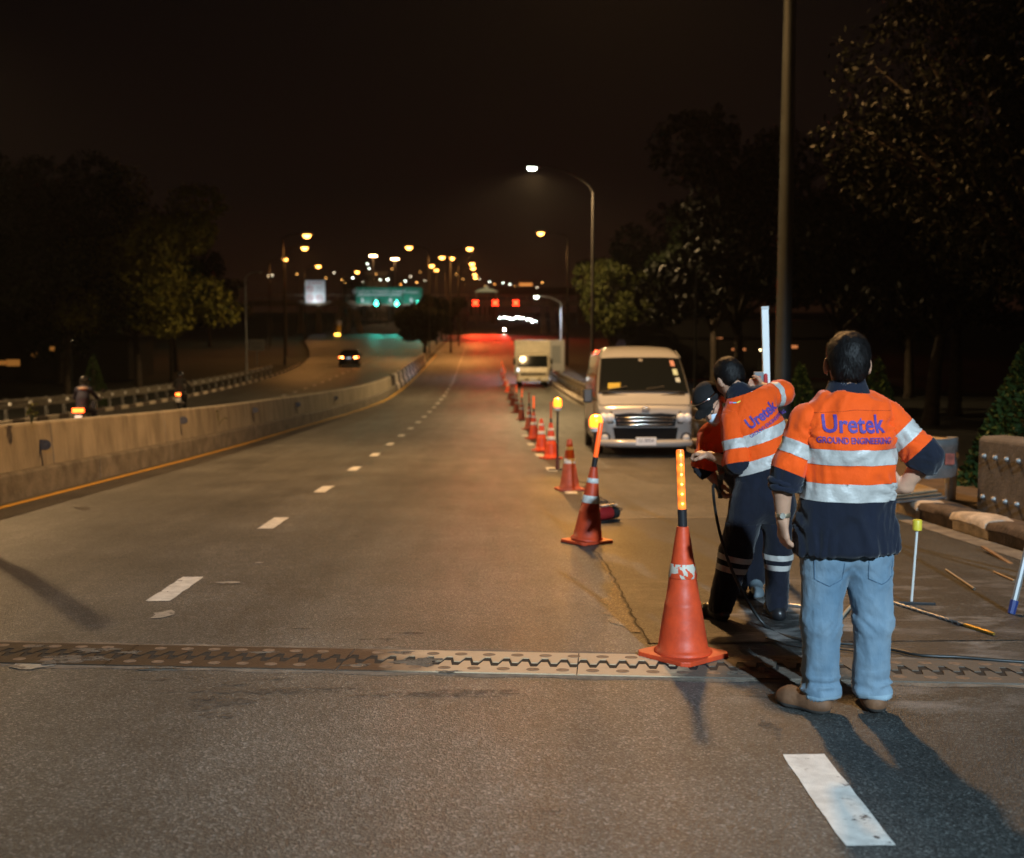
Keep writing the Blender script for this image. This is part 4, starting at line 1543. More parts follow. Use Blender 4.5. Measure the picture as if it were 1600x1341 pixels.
ws_card(.0, .9, .05, .05, mat('mirror_grey', (.2, .2, .2), .3), 'rear_view_mirror')
for s_ in (-1, 1):
    a, b = on_ws(-.45 + s_ * .42 + .1, .04, .03), on_ws(-.05 + s_ * .42 + .1, .10, .03)
    MB().tube([a, b], .011, 5).build('wiper', M_BLACK, van)
# panel gaps, bonnet edge and roof gutter
for s_ in (-1, 1):
    MB().tube([(s_ * .88, .10, 1.02), (s_ * .925, .26, 1.13), (s_ * .93, .40, 1.245)], .006, 5).build('bonnet_gap', M_BLACK, van)
    MB().tube([(s_ * .949, 1.15, .42), (s_ * .950, 1.15, 1.0), (s_ * .925, 1.18, 1.4), (s_ * .86, 1.3, 1.85)], .006, 5).build('door_gap', M_BLACK, van)
    MB().tube([(s_ * .83, 1.12, 2.0), (s_ * .80, 1.6, 2.15), (s_ * .79, 3.0, 2.2), (s_ * .79, 5.1, 2.19)], .012, 6).build('roof_gutter', M_VANP, van)
MB().tube([(-.88, .085, 1.04), (-.4, .075, 1.052), (.4, .075, 1.052), (.88, .085, 1.04)], .006, 5).build('bonnet_gap', M_BLACK, van)
MB().box((0, .40, 1.262), (1.66, .10, .02), (R(42), 0, 0)).build('cowl', M_BLACK, van)
# front details
MB().add([(-.58, -.02, .62), (.58, -.02, .62), (.62, -.02, .86), (.30, -.02, .89), (0, -.02, .865), (-.30, -.02, .89), (-.62, -.02, .86)], [(0, 1, 2, 3, 4, 5, 6)]).build('grille', mat('grille_black', (.006, .006, .007), .45, spec=.12), van)
for z, w in ((.66, 1.08), (.735, 1.14), (.80, 1.18)):
    MB().tube([(-w / 2, -.022, z), (-w / 4, -.034, z + .004), (0, -.04, z + .006), (w / 4, -.034, z + .004), (w / 2, -.022, z)], .013, 6).build('grille_bar', M_CHROME, van, smooth=True)
MB().add([(-.60, -.018, .37), (.60, -.018, .37), (.64, -.018, .60), (-.64, -.018, .60)], [(0, 1, 2, 3)]).build('lower_intake', mat('intake_black', (.004, .004, .005), .6, spec=.08), van)
MB().tube([(-.93, .14, .30), (-.86, .0, .30), (-.55, -.045, .29), (0, -.055, .285), (.55, -.045, .29), (.86, .0, .30), (.93, .14, .30)], [.05, .07, .075, .075, .075, .07, .05], 10).build('bumper', M_VANP, van, smooth=True)
MB().tube([(-.80, -.02, .235), (0, -.05, .225), (.80, -.02, .235)], .03, 8).build('lower_lip', M_DARK, van)
for s_ in (-1, 1):
    hl = MB().prism([(s_ * .62, 0, .68), (s_ * .90, .10, .66), (s_ * .925, .18, .90), (s_ * .66, .02, .93)], (0, -.045, 0), (0, .10, 0)).build('headlight', mat('headlamp_housing', (.03, .032, .035), .08, spec=.8), van, bevel=.015)
    for q in (.70, .82):
        MB().lathe([(.001, -.075), (.045, -.07), (.086, -.05), (.09, 0)], 14, (s_ * q, .0 + (q - .7) * .35, .795), axis='y', cap=False).build('lamp_bowl', M_LAMPW, hl, smooth=True)
    fg = MB().lathe([(.001, -.02), (.06, -.015), (.075, .02)], 16, (s_ * .80, -.005, .40), axis='y', cap=False).build('fog_lamp', M_HEADGL, van, smooth=True)
    MB().lathe([(.075, -.012), (.11, .0), (.11, .03), (.075, .03)], 16, (s_ * .80, -.002, .40), axis='y', cap=False).build('fog_ring', M_BLACK, fg)
    mr = MB().box((s_ * 1.10, .66, 1.22), (.19, .12, .30)).build('mirror', M_BLACK, van, bevel=.04, seg=3)
    MB().tube([(s_ * .93, .62, 1.14), (s_ * 1.06, .66, 1.18)], .03, 6).build('mirror_arm', M_BLACK, mr)
    MB().box((s_ * 1.10, .597, 1.22), (.14, .006, .24)).build('mirror_case', M_DARK, mr)
    for y, a, b in ((1.22, 1.12, 1.66), (2.30, 1.14, 1.70), (3.75, 1.14, 1.70)):
        ln = 1.0 if y < 2 else 1.35
        def sx(z):
            return s_ * (.945 * (1 - .16 * max(0, (z - 1.0) / 1.2) ** 1.4) + .006)
        MB().add([(sx(a), y, a), (sx(a), y + ln, a), (sx(b), y + ln, b), (sx(b), y + (.28 if y < 2 else 0), b), (sx((a + b) / 2), y, (a + b) / 2), (sx((a + b) / 2), y + ln, (a + b) / 2)],
                 [(0, 1, 5, 4), (4, 5, 2, 3)]).build('side_window', M_GLASSD, van)
    for y in (1.28, 4.25):
        wheel(van, (s_ * .86, y, .33), .34, .2)
    MB().box((s_ * .955, 2.3, 1.0), (.012, .16, .03)).build('door_handle', M_CHROME, van)
MB().box((0, -.125, .335), (.40, .012, .16)).build('number_plate', M_SIGNW, van, bevel=.006)
text_mesh('ฮว 8954', .10, 'plate_lettering', M_INK, van, (0, -.1335, .345), sx=.9)
em = MB().lathe([(.068, -.016), (.084, -.016), (.084, .0), (.068, .0), (.068, -.016)], 20, (0, -.010, .955), axis='y', squash=.72, cap=False).build('emblem', M_CHROME, van, smooth=True)
MB().lathe([(.034, -.018), (.044, -.018), (.044, -.004), (.034, -.004), (.034, -.018)], 16, (0, -.010, .955), axis='y', squash=1.1, cap=False).build('emblem_oval', M_CHROME, em, smooth=True)
MB().tube([(-.74, .05, .655), (-.95, .16, .645)], .012, 5).build('trim_strip', M_CHROME, van)
MB().tube([(.74, .05, .655), (.95, .16, .645)], .012, 5).build('trim_strip', M_CHROME, van)

# ---------------- box truck
tx = (833 - 750) / 1700 * 68
TR = thing('box_truck', 'cream box truck parked behind the van in the closed lane', 'truck', on_road(tx, 68), (slope_at(70), 0, R(-1.2)))
M_TRP = mat('truck_paint', (.52, .47, .36), .4, var=.15, vscale=4, coat=.3)
M_BOXP = mat('cargo_box_paint', (.60, .56, .46), .5, var=.12, vscale=3)
st2 = [(.0, .92, 1.02, .42), (.05, .97, 1.10, .40), (.16, .99, 1.30, .40), (.30, .99, 1.62, .40), (.46, .98, 1.98, .42), (.56, .97, 2.10, .42), (.8, .97, 2.16, .42), (1.55, .97, 2.16, .42)]
loft([body_section(y, w, zt, zb, .04, 1.2, .12) for y, w, zt, zb in st2]).build('cab', M_TRP, TR, auto=40)
rows = []
for i in range(5):
    v = i / 4
    y = .155 + .30 * v
    z = 1.27 + .71 * v
    rows.append([Vector(((.93 - .02 * v) * u, y - .035, z + .015)) for u in (-1, -.6, -.2, .2, .6, 1)])
MB().grid(rows).build('windscreen', mat('truck_glass', (.008, .01, .01), .06, spec=.03), TR, smooth=True)
MB().box((0, 3.55, 1.86), (2.28, 3.9, 2.15)).build('cargo_box', M_BOXP, TR, bevel=.03)
for x in (-1.08, 1.08):
    MB().box((x, 1.585, 1.86), (.10, .04, 2.12)).build('corner_post', M_BOXP, TR, bevel=.01)
MB().box((0, 3.2, .62), (1.1, 5.2, .22)).build('chassis', M_BLACK, TR)
MB().box((0, -.04, .52), (2.02, .14, .26)).build('bumper', M_TRP, TR, bevel=.03)
MB().box((0, -.02, .86), (1.6, .05, .12)).build('grille', mat('truck_grille_dark', (.06, .055, .05), .5), TR)  # grille in one even dark colour
MB().box((0, -.118, .53), (.44, .012, .16)).build('number_plate', M_SIGNW, TR)
text_mesh('70-1524', .11, 'plate_lettering', M_INK, TR, (0, -.127, .53))
for s_ in (-1, 1):
    MB().box((s_ * .72, -.13, .53), (.26, .03, .10)).build('headlight', M_HEADGL, TR, bevel=.01)
    MB().box((s_ * .40, -.12, .52), (.16, .02, .08)).build('bumper_slot', M_BLACK, TR)
    mr = MB().box((s_ * 1.16, .30, 1.62), (.16, .08, .36)).build('mirror', M_BLACK, TR, bevel=.03)
    MB().tube([(s_ * .97, .25, 1.85), (s_ * 1.16, .28, 1.84)], .018, 5).build('mirror_arm', M_BLACK, mr)
    wheel(TR, (s_ * .82, .95, .38), .38, .22)
    wheel(TR, (s_ * .80, 4.3, .38), .38, .34)
    MB().box((s_ * .985, .95, 1.60), (.012, .62, .48)).build('side_window', M_GLASSD, TR)
# open rear door swung out beside the box
MB().box((1.72, 5.46, 1.86), (1.1, .05, 2.1)).build('rear_door', mat('truck_door_grey', (.55, .57, .6), .4, .3), TR, bevel=.01)
MB().box((1.72, 5.425, 1.95), (.6, .02, 1.2)).build('door_panel', mat('truck_door_panel', (.3, .33, .36), .5), TR)
MB().box((-.95, -.02, 1.12), (.08, .05, .2)).build('indicator', emit('truck_marker', (.8, .9, 1), 3), TR)

# ---------------- dark saloon car seen from behind
def saloon(label, loc, rot, group=None, paint=None):
    t = thing('saloon_car', label, 'car', loc, rot, group)
    pm = paint or mat('black_car_paint', (.008, .008, .009), .15, coat=1.0)
    stt = [(0, .72, .86, .38), (.06, .82, .96, .32), (.20, .88, 1.02, .24), (.75, .90, 1.06, .20), (1.0, .90, 1.10, .2), (1.55, .90, 1.34, .2), (1.95, .90, 1.43, .2), (2.7, .90, 1.43, .2), (3.1, .90, 1.34, .2), (3.7, .90, 1.02, .2), (4.4, .86, .86, .24), (4.6, .74, .68, .36)]
    loft([body_section(y, w, zt, zb, .24, .92, .10, 1.4) for y, w, zt, zb in stt]).build('body', pm, t, auto=40)
    rows = []
    for i in range(5):
        v = i / 4
        y = 1.02 + .62 * v
        z = 1.115 + .25 * v
        rows.append([Vector(((.70 - .1 * v) * u, y, z + .03 - .03 * abs(u) ** 3)) for u in (-1, -.5, 0, .5, 1)])
    MB().grid(rows).build('rear_window', M_GLASSD, t, smooth=True)
    for s_ in (-1, 1):
        tl = MB().box((s_ * .64, .045, .84), (.38, .08, .14), (0, 0, s_ * .22)).build('tail_light', emit('tail_light_red', (1, .16, .03), 16), t, bevel=.02)
        MB().box((s_ * .58, -.01, .845), (.16, .03, .06)).build('brake_lamp', emit('brake_lamp', (1, .42, .1), 45), tl)
        for y in (.85, 3.6):
            wheel(t, (s_ * .80, y, .31), .31, .2)
        mr = MB().box((s_ * .98, 2.9, .98), (.16, .1, .12)).build('mirror', pm, t, bevel=.03)
        MB().add([(s_ * .885, 1.5, 1.0), (s_ * .885, 3.2, 1.0), (s_ * .80, 2.8, 1.34), (s_ * .80, 1.8, 1.34)], [(0, 1, 2, 3)]).build('side_window', M_GLASSD, t)
    pl = MB().box((0, -.005, .80), (.36, .02, .13)).build('number_plate', emit('lit_plate', (.8, .85, 1), .55, (.7, .7, .7)), t)
    MB().box((0, -.02, .42), (.5, .02, .05)).build('bumper_reflector', M_CHROME, t)
    return t
p = gnd(545, 574)
car = saloon('black saloon car with glowing brake lights driving away on the left road', on_road(p.x, p.y), (slope_at(p.y), 0, R(4)))
for i, (px, py, D, lb) in enumerate(((633, 498, 300, 'distant car with red tail lights under the middle green signal'), (651, 498, 310, 'distant car with small red tail lights below the rightmost green signal'),
                                     (664, 491, 390, 'farthest car with red tail lights on the left road'))):
    p = at(px, py, D)
    c = copy_tree(car)
    c.location = (p.x, D, rz(D))
    c.rotation_euler = (0, 0, 0)
    c['label'] = lb
    c['group'] = 'distant cars driving away on the left road'
# oncoming cars, headlights towards the camera
M_HEAD = emit('headlight_on', (.86, 1, .92), 130)
def oncoming(label, loc, group):
    t = thing('oncoming_car', label, 'car', loc, group=group)
    stt = [(0, .72, .70, .34), (.08, .84, .80, .26), (.7, .9, .92, .2), (1.2, .9, 1.0, .2), (1.9, .9, 1.40, .2), (3.2, .9, 1.45, .2), (4.2, .88, 1.0, .2), (4.4, .76, .9, .3)]
    loft([body_section(y, w, zt, zb, .24, .92, .10, 1.4) for y, w, zt, zb in stt]).build('body', mat('far_car_paint', (.06, .06, .065), .3), t, auto=40)
    for s_ in (-1, 1):
        MB().lathe([(.001, -.05), (.15, -.03), (.16, .04)], 10, (s_ * .62, .0, .62), axis='y', cap=False).build('headlight', M_HEAD, t)
        for y in (.8, 3.5):
            wheel(t, (s_ * .80, y, .31), .31, .2)
    MB().add([(-.68, 1.24, 1.02), (.68, 1.24, 1.02), (.6, 1.82, 1.39), (-.6, 1.82, 1.39)], [(0, 1, 2, 3)]).build('windscreen', M_GLASSD, t)
    return t
onc = None
names = ['leftmost', 'second from the left', 'third from the left', 'fourth from the left', 'fifth from the left', 'sixth from the left', 'rightmost']
for i, (px, py, D) in enumerate(((783, 490, 470), (790, 494, 480), (799, 493, 430), (808, 491, 500), (815, 494, 460), (827, 492, 400), (835, 496, 350))):
    p = at(px, py, D)
    loc = (p.x, D, rz(D))
    lb = names[i] + ' of the oncoming cars with white headlights beyond the red signals'
    if onc is None:
        onc = oncoming(lb, loc, 'oncoming cars far ahead')
    else:
        c = copy_tree(onc)
        c.location = loc
        c['label'] = lb

# ---------------- motorcycles with riders
M_HELM = mat('helmet_black', (.015, .015, .017), .2, coat=.6)
def rider_mesh(name, parent, m, sk):
    prims = [S((0, .05, .78), (0, .10, 1.02), .16, .17, (0, 1, 0), 1.3), S((0, .10, 1.02), (0, .18, 1.26), .17, .15, (0, 1, 0), 1.4), S((-.15, .18, 1.28), (.15, .18, 1.28), .075),
             S((-.19, .19, 1.26), (-.30, .38, 1.05), .06, .05), S((-.30, .38, 1.05), (-.30, .62, .98), .05, .04), S((.19, .19, 1.26), (.30, .38, 1.05), .06, .05), S((.30, .38, 1.05), (.30, .62, .98), .05, .04),
             S((-.10, .08, .76), (-.20, .45, .66), .09, .075), S((-.20, .45, .66), (-.18, .32, .26), .07, .05), S((.10, .08, .76), (.20, .45, .66), .09, .075), S((.20, .45, .66), (.18, .32, .26), .07, .05),
             S((-.18, .26, .24), (-.18, .46, .22), .045), S((.18, .26, .24), (.18, .46, .22), .045), S((0, .2, 1.30), (0, .22, 1.42), .06)]
    V, Q = surface_nets(blend(prims, .05), (-.45, -.2, .12), (.45, .75, 1.55), .03)
    return np_mesh(name, V, Q, m, parent)
def motorbike(label, rlabel, loc, rz_, cloth, tail, scarf=None):
    t = thing('motorcycle', label, 'motorcycle', loc, (slope_at(loc[1]), 0, rz_), 'motorcycles on the left road')
    for y in (0.0, 1.22):
        ty = MB().lathe([(.19, -.035), (.26, -.045), (.285, 0), (.26, .045), (.19, .035)], 22, axis='x').build('wheel', M_TYRE, t, loc=(0, y, .285), auto=40)
        MB().lathe([(.02, -.05), (.05, -.05), (.19, -.02), (.19, .02), (.05, .05), (.02, .05)], 12, axis='x').build('rim', M_RIM, ty)
    MB().tube([(0, -.22, .62), (0, .1, .70), (0, .45, .66), (0, .75, .48), (0, .95, .55), (0, 1.08, .92)], [.08, .12, .11, .10, .09, .07], 10).build('body', mat('bike_paint', (.02, .02, .03), .25, coat=.5), t, smooth=True)
    MB().box((0, .18, .79), (.24, .66, .08)).build('seat', M_BLACK, t, bevel=.03)
    MB().tube([(0, 0, .29), (0, .45, .38)], .035, 6).build('swingarm', M_GALVD, t)
    MB().tube([(0, 1.22, .29), (0, 1.06, .98)], .03, 6).build('fork', M_GALVD, t)
    MB().tube([(-.34, .92, 1.02), (0, 1.04, 1.0), (.34, .92, 1.02)], .015, 6).build('handlebar', M_BLACK, t)
    MB().tube([(.12, -.15, .36), (.13, .4, .32)], [.05, .035], 8).build('exhaust', M_GALVD, t)
    MB().box((0, -.20, .50), (.16, .02, .30), (R(-15), 0, 0)).build('mudguard', M_BLACK, t)
    MB().box((0, -.315, .72), (.30 if tail.name == 'bike_tail_bright' else .20, .05, .11)).build('tail_light', tail, t, bevel=.015)
    MB().box((0, -.30, .50), (.19, .012, .17)).build('number_plate', emit('bike_plate', (1, .8, .6), .9, (.8, .8, .8)) if tail.name == 'bike_tail_bright' else M_SIGNW, t)
    for s_ in (-1, 1):
        MB().tube([(s_ * .26, .94, 1.03), (s_ * .30, .94, 1.2)], .007, 4).build('mirror_stalk', M_BLACK, t)
        MB().lathe([(.001, -.01), (.05, -.008), (.05, .01)], 10, (s_ * .32, .94, 1.23), axis='y', cap=False).build('mirror', M_CHROME, t)
    r = thing('person', rlabel, 'person', loc, (slope_at(loc[1]), 0, rz_), 'motorcycle riders')
    bo = rider_mesh('body', r, cloth, None)
    MB().lathe([(.001, -.14), (.08, -.13), (.125, -.06), (.14, .02), (.12, .1), (.07, .15), (.001, .165)], 18, (0, .24, 1.50), cap=False).build('helmet', M_HELM, r, smooth=True)
    if scarf:
        MB().lathe([(.06, -.03), (.15, -.03), (.16, .03), (.07, .05)], 14, (0, .19, 1.31)).build('collar', scarf, r, smooth=True)
    return t
p1 = gnd(281, 643)
motorbike('motorcycle with small orange tail light farther along the left road', 'motorcycle rider in dark clothes and helmet on the farther bike', on_road(p1.x, p1.y), R(5),
          mat('rider_black', (.012, .012, .014), .8), emit('bike_tail', (1, .14, .02), 9))
yb = 30.0
xb = at(127, 640, yb).x
motorbike('motorcycle with bright red tail light close behind the median wall', 'rider in dark blue jacket with pale collar on the nearer motorcycle', on_road(xb, yb), R(3),
          mat('rider_navy', (.012, .014, .04), .8), emit('bike_tail_bright', (1, .07, .01), 14), mat('pale_scarf', (.5, .36, .3), .8))
# lone oncoming motorcycle headlight on the right road
D = 206
p = at(788, 513, D)
t = thing('motorcycle', 'oncoming motorcycle with one bright headlight beyond the box truck', 'motorcycle', (p.x, D, rz(D)))
MB().lathe([(.19, -.035), (.285, 0), (.19, .035)], 14, (0, 0, .285), axis='x').build('wheel', M_TYRE, t)
MB().tube([(0, 1.1, .6), (0, .5, .7), (0, .1, .95)], [.12, .13, .1], 8).build('body', M_DARK, t)
MB().tube([(-.33, .2, 1.05), (.33, .2, 1.05)], .02, 5).build('handlebar', M_BLACK, t)
MB().lathe([(.001, -.05), (.12, -.03), (.13, .05)], 12, (0, -.02, .98), axis='y', cap=False).build('headlight', emit('bike_headlight', (1, .95, .72), 420), t)

# ================================================================== traffic cones
M_CONE = mat('cone_orange', (.70, .075, .02), .48, var=.3, vscale=9, bump=.12, bscale=24, spec=.35, col2=(.48, .055, .02), detail=8)
M_CONEOLD = mat('cone_faded', (.55, .10, .04), .6, var=.3, vscale=9, bump=.15, bscale=24, col2=(.36, .07, .035), detail=8)
M_BANDW = mat('cone_band', (.72, .70, .66), .4, var=.15, vscale=20)
def worn_band():
    m = mat('cone_band_worn', (.62, .58, .5), .55, var=.1, vscale=20)
    nt = m.node_tree
    b = nt.nodes['Principled BSDF']
    tc = nt.nodes.new('ShaderNodeTexCoord')
    n = nt.nodes.new('ShaderNodeTexNoise')
    n.inputs['Scale'].default_value = 22
    n.inputs['Detail'].default_value = 2
    nt.links.new(tc.outputs['Object'], n.inputs['Vector'])
    r = nt.nodes.new('ShaderNodeValToRGB')
    r.color_ramp.elements[0].position = .52
    r.color_ramp.elements[1].position = .55
    r.color_ramp.elements[0].color = (.55, .51, .43, 1)
    r.color_ramp.elements[1].color = (.66, .07, .02, 1)
    nt.links.new(n.outputs[0], r.inputs[0])
    nt.links.new(r.outputs[0], b.inputs['Base Color'])
    return m
M_BANDWORN = worn_band()
def stick_mat(name, s):
    m = emit(name, (1, .16, .012), s, (.9, .2, .04))
    nt = m.node_tree
    b = nt.nodes['Principled BSDF']
    tc = nt.nodes.new('ShaderNodeTexCoord')
    n = nt.nodes.new('ShaderNodeTexWave')
    n.wave_type = 'BANDS'
    n.bands_direction = 'Z'
    n.inputs['Scale'].default_value = 4.8
    nt.links.new(tc.outputs['Object'], n.inputs['Vector'])
    mr = nt.nodes.new('ShaderNodeMapRange')
    mr.inputs[3].default_value = s * .55
    mr.inputs[4].default_value = s * 1.35
    nt.links.new(n.outputs['Fac'], mr.inputs[0])
    nt.links.new(mr.outputs[0], b.inputs['Emission Strength'])
    return m
M_STICK = stick_mat('light_stick_lit', 1.55)
M_STICKF = emit('light_stick_plain', (1, .10, .012), .85, (.9, .15, .03))
M_STICKD = mat('light_stick_unlit', (.45, .08, .03), .4)
def cone(label, px, py, stick=None, bands=2, worn=False, faded=False, rot=0, tilt=(0, 0), H=.70, stick_tilt=(0, 0), led=False):
    p = gnd(px, py)
    t = thing('traffic_cone', label, 'traffic cone', on_road(p.x, p.y, .0), (slope_at(p.y), 0, 0), 'traffic cones closing off the right lane')
    m = M_CONEOLD if faded else M_CONE
    rb, rt = .135, .032
    def rad(z):
        return rb + (rt - rb) * (z - .05) / (H - .05)
    bp = MB()
    w = .185
    c_ = .035
    poly = [(-w + c_, -w), (w - c_, -w), (w, -w + c_), (w, w - c_), (w - c_, w), (-w + c_, w), (-w, w - c_), (-w, -w + c_)]
    bp.prism([(x, y, 0) for x, y in poly], (0, 0, .006), (0, 0, .032))
    for x, y in ((-1, -1), (1, -1), (1, 1), (-1, 1)):
        bp.box((x * .15, y * .15, .006), (.05, .05, .010))
    bo = bp.build('base_plate', m, t, bevel=.008)
    bo.rotation_euler = (0, 0, R(rot))
    cr_ = thing_part = bpy.data.objects.new('cone_axis', None)
    bpy.data.objects.remove(cr_)
    prof = [(.155, .030), (.155, .040), (.143, .052), (rad(.06), .06)]
    for z in (.12, .2, .28):
        prof.append((rad(z), z))
    prof += [(rad(.30), .30), (rad(.303) - .003, .303), (rad(.4) - .002, .4), (rad(.5), .5), (rad(H - .02), H - .02), (rad(H), H), (rad(H) - .008, H + .002), (rad(H) - .01, H - .03)]
    body = MB().lathe(prof, 32, cap=False).build('cone_body', m, t, auto=50)
    body.rotation_euler = (R(tilt[1]), R(tilt[0]), 0)
    for (z0, z1) in ([(.555, .60), (.37, .44)] if bands == 2 else [(.43, .505)]):
        MB().lathe([(rad(z0) + .0015, z0), (rad(z0) + .003, z0 + .002), (rad(z1) + .003, z1 - .002), (rad(z1) + .0015, z1)], 32, cap=False).build('reflective_band', M_BANDWORN if worn else M_BANDW, body, smooth=True)
    if stick:
        hb = MB().lathe([(.024, H - .05), (.025, H + .09), (.021, H + .094)], 14).build('stick_handle', M_DARK, body, auto=40)
        sk = MB().lathe([(.0205, H + .094), (.0215, H + .10), (.0215, H + .405), (.019, H + .413), (.004, H + .415)], 16).build('light_stick', stick, body, auto=40)
        if led:
            for i in range(6):
                MB().lathe([(.001, -.006), (.006, -.003), (.006, .003), (.001, .006)], 8, (0, -.0205, H + .125 + i * .052), axis='z', cap=False).build('led', emit('led_amber', (1, .45, .05), 14), sk)
        for o_ in (hb, sk):
            o_.rotation_euler = (R(stick_tilt[1]), R(stick_tilt[0]), 0)
            if stick_tilt[0]:
                o_.location = (-H * math.sin(R(stick_tilt[0])), 0, 0)
    return t
cone('nearest traffic cone, lit amber stick on top and one worn band', 1067, 1027, M_STICK, 1, True, rot=38, stick_tilt=(-2.0, 0), led=True)
cone('leaning traffic cone with two white bands and a tilted orange stick', 917, 848, M_STICKF, 2, rot=33, tilt=(5.5, 0), stick_tilt=(3.5, 0))
cone('traffic cone without a stick left of the van front', 890, 766, None, 2, faded=True, rot=8)
cone('traffic cone with thin dark stick beside the farther amber beacon', 861, 717, M_STICKD, 2, rot=25)
cone('plain traffic cone without stick, second row past the beacon', 846, 705, None, 2, rot=15)
cone('traffic cone with glowing orange stick, third past the farther beacon', 834, 686, M_STICKF, 2, rot=20)
cone('faded traffic cone with dim stick and yellowish bands', 827, 671, M_STICKD, 2, faded=True, rot=30)
cone('traffic cone with tilted glowing stick, fifth past the farther beacon', 815, 656, M_STICKF, 2, faded=True, rot=10, stick_tilt=(3, 0))
cone('traffic cone with upright glowing stick, sixth past the farther beacon', 807, 645, M_STICKF, 2, faded=True, rot=40)
cone('plain dark cone just in front of the truck wheel', 801.5, 634, None, 2, faded=True, rot=10)
cone('plain cone at the left front corner of the box truck', 797, 625, None, 2, faded=True, rot=22)
cone('cone alongside the cab of the box truck', 793, 613, None, 2, rot=0)
cone('cone alongside the cargo box with glowing stick', 789, 603, M_STICKF, 2, rot=12)
cone('cone beside the rear wheels of the box truck', 786.5, 595, M_STICKF, 2, rot=5)
cone('last cone with glowing stick behind the box truck', 784.5, 588, M_STICKF, 2, rot=5)
# amber beacons on posts
M_BEACON = emit('beacon_amber', (1, .22, .014), 4.2)
def beacon(label, x, y, h, rr):
    t = thing('warning_beacon', label, 'warning light', on_road(x, y), group='amber warning beacons')
    MB().tube([(-.16, 0, .015), (.16, 0, .015)], .012, 6).tube([(0, -.16, .015), (0, .16, .015)], .012, 6).build('stand', M_DARK, t)
    MB().tube([(0, 0, .01), (0, 0, .22)], .033, 10).build('post_sleeve', mat('rust_red_steel', (.16, .04, .025), .6), t)
    MB().tube([(0, 0, .2), (0, 0, h)], .017, 8).build('post', M_BLACK, t)
    MB().lathe([(.05, h), (rr * .86, h + .01), (rr * .86, h + .055), (rr * .6, h + .06)], 18).build('lamp_base', mat('lamp_base_white', (.7, .66, .6), .5), t, auto=40)
    MB().lathe([(rr * .8, h + .06), (rr, h + .075), (rr, h + .15), (rr * .8, h + .19), (rr * .3, h + .205), (.001, h + .206)], 20, cap=False).build('beacon_lens', M_BEACON, t, smooth=True)
    d = bpy.data.lights.new('beacon_light', 'POINT')
    d.energy = 55
    d.color = (1, .42, .06)
    d.shadow_soft_size = .03
    o = bpy.data.objects.new('beacon_light', d)
    link(o, t)
    o.location = (0, 0, h + .26)
p = gnd(871, 735)
beacon('farther amber warning beacon glowing on a thin dark post', p.x, p.y, 1.02, .07)
beacon('nearer amber warning beacon glowing behind the leaning cone', 1.415, 13.2, .88, .082)
# small red pump on the ground behind the leaning cone
p = gnd(946, 816)
t = thing('small_pump', 'small red and black motor pump on the road behind the leaning cone', 'pump', on_road(p.x, p.y), (slope_at(p.y), 0, R(30)))
mr_ = mat('pump_red', (.30, .018, .02), .35, coat=.3)
MB().lathe([(.03, -.12), (.062, -.11), (.07, -.05), (.07, .06), (.058, .08)], 18, (0, 0, .095), axis='x').build('motor', mr_, t, auto=40)
MB().lathe([(.05, .08), (.066, .09), (.066, .15), (.03, .16)], 16, (0, 0, .095), axis='x').build('end_cap', M_BLACK, t, auto=40)
MB().box((0, 0, .015), (.28, .16, .02)).build('foot', M_BLACK, t, bevel=.006)
MB().box((-.09, .02, .22), (.05, .06, .14)).build('pressure_head', mr_, t, bevel=.015)
MB().box((.04, 0, .178), (.20, .07, .012)).build('top_plate', mat('pump_plate', (.5, .42, .35), .5), t)
def cable(name, label, pts, r, m, cat='cable', sub=6):
    cu = bpy.data.curves.new(name, 'CURVE')
    pts = [Vector(p) for p in pts]
    # Catmull-Rom sampling
    out = []
    P = [pts[0]] + pts + [pts[-1]]
    for i in range(1, len(P) - 2):
        for k in range(sub):
            t_ = k / sub
            a, b, c, d = P[i - 1], P[i], P[i + 1], P[i + 2]
            out.append(.5 * ((2 * b) + (c - a) * t_ + (2 * a - 5 * b + 4 * c - d) * t_ ** 2 + (3 * b - a - 3 * c + d) * t_ ** 3))
    out.append(pts[-1])
    bpy.data.curves.remove(cu)
    o = MB().tube(out, r, 8).build(name, m, None, smooth=True)
    tag(o, label, cat)
    return o
M_HOSE = mat('hose_black', (.018, .02, .02), .45)
pp = on_road(p.x, p.y)
coil = [pp + Vector((-.09 + .02 * i, .02 - .0 * i, .26 - .01 * i)) + Vector((.05 * math.cos(i * 1.7), .04 * math.sin(i * 1.7), .03 * math.sin(i * .9))) for i in range(14)]
cable('pump_lead', 'tangled thin lead above the small red pump', coil + [pp + Vector((.16, .0, .12))], .0045, M_HOSE)
z0 = gnd(905, 752)
z1 = gnd(925, 772)
zz = [on_road(z0.x, z0.y, .008)]
for i in range(8):
    a = i / 7
    zz.append(on_road(z0.x + (p.x - z0.x) * a + (.12 if i % 2 else -.05), z0.y + (p.y + .3 - z0.y) * a, .008))
cable('curly_cable', 'thin curly cable on the road between two cones and the pump', zz, .006, M_HOSE)
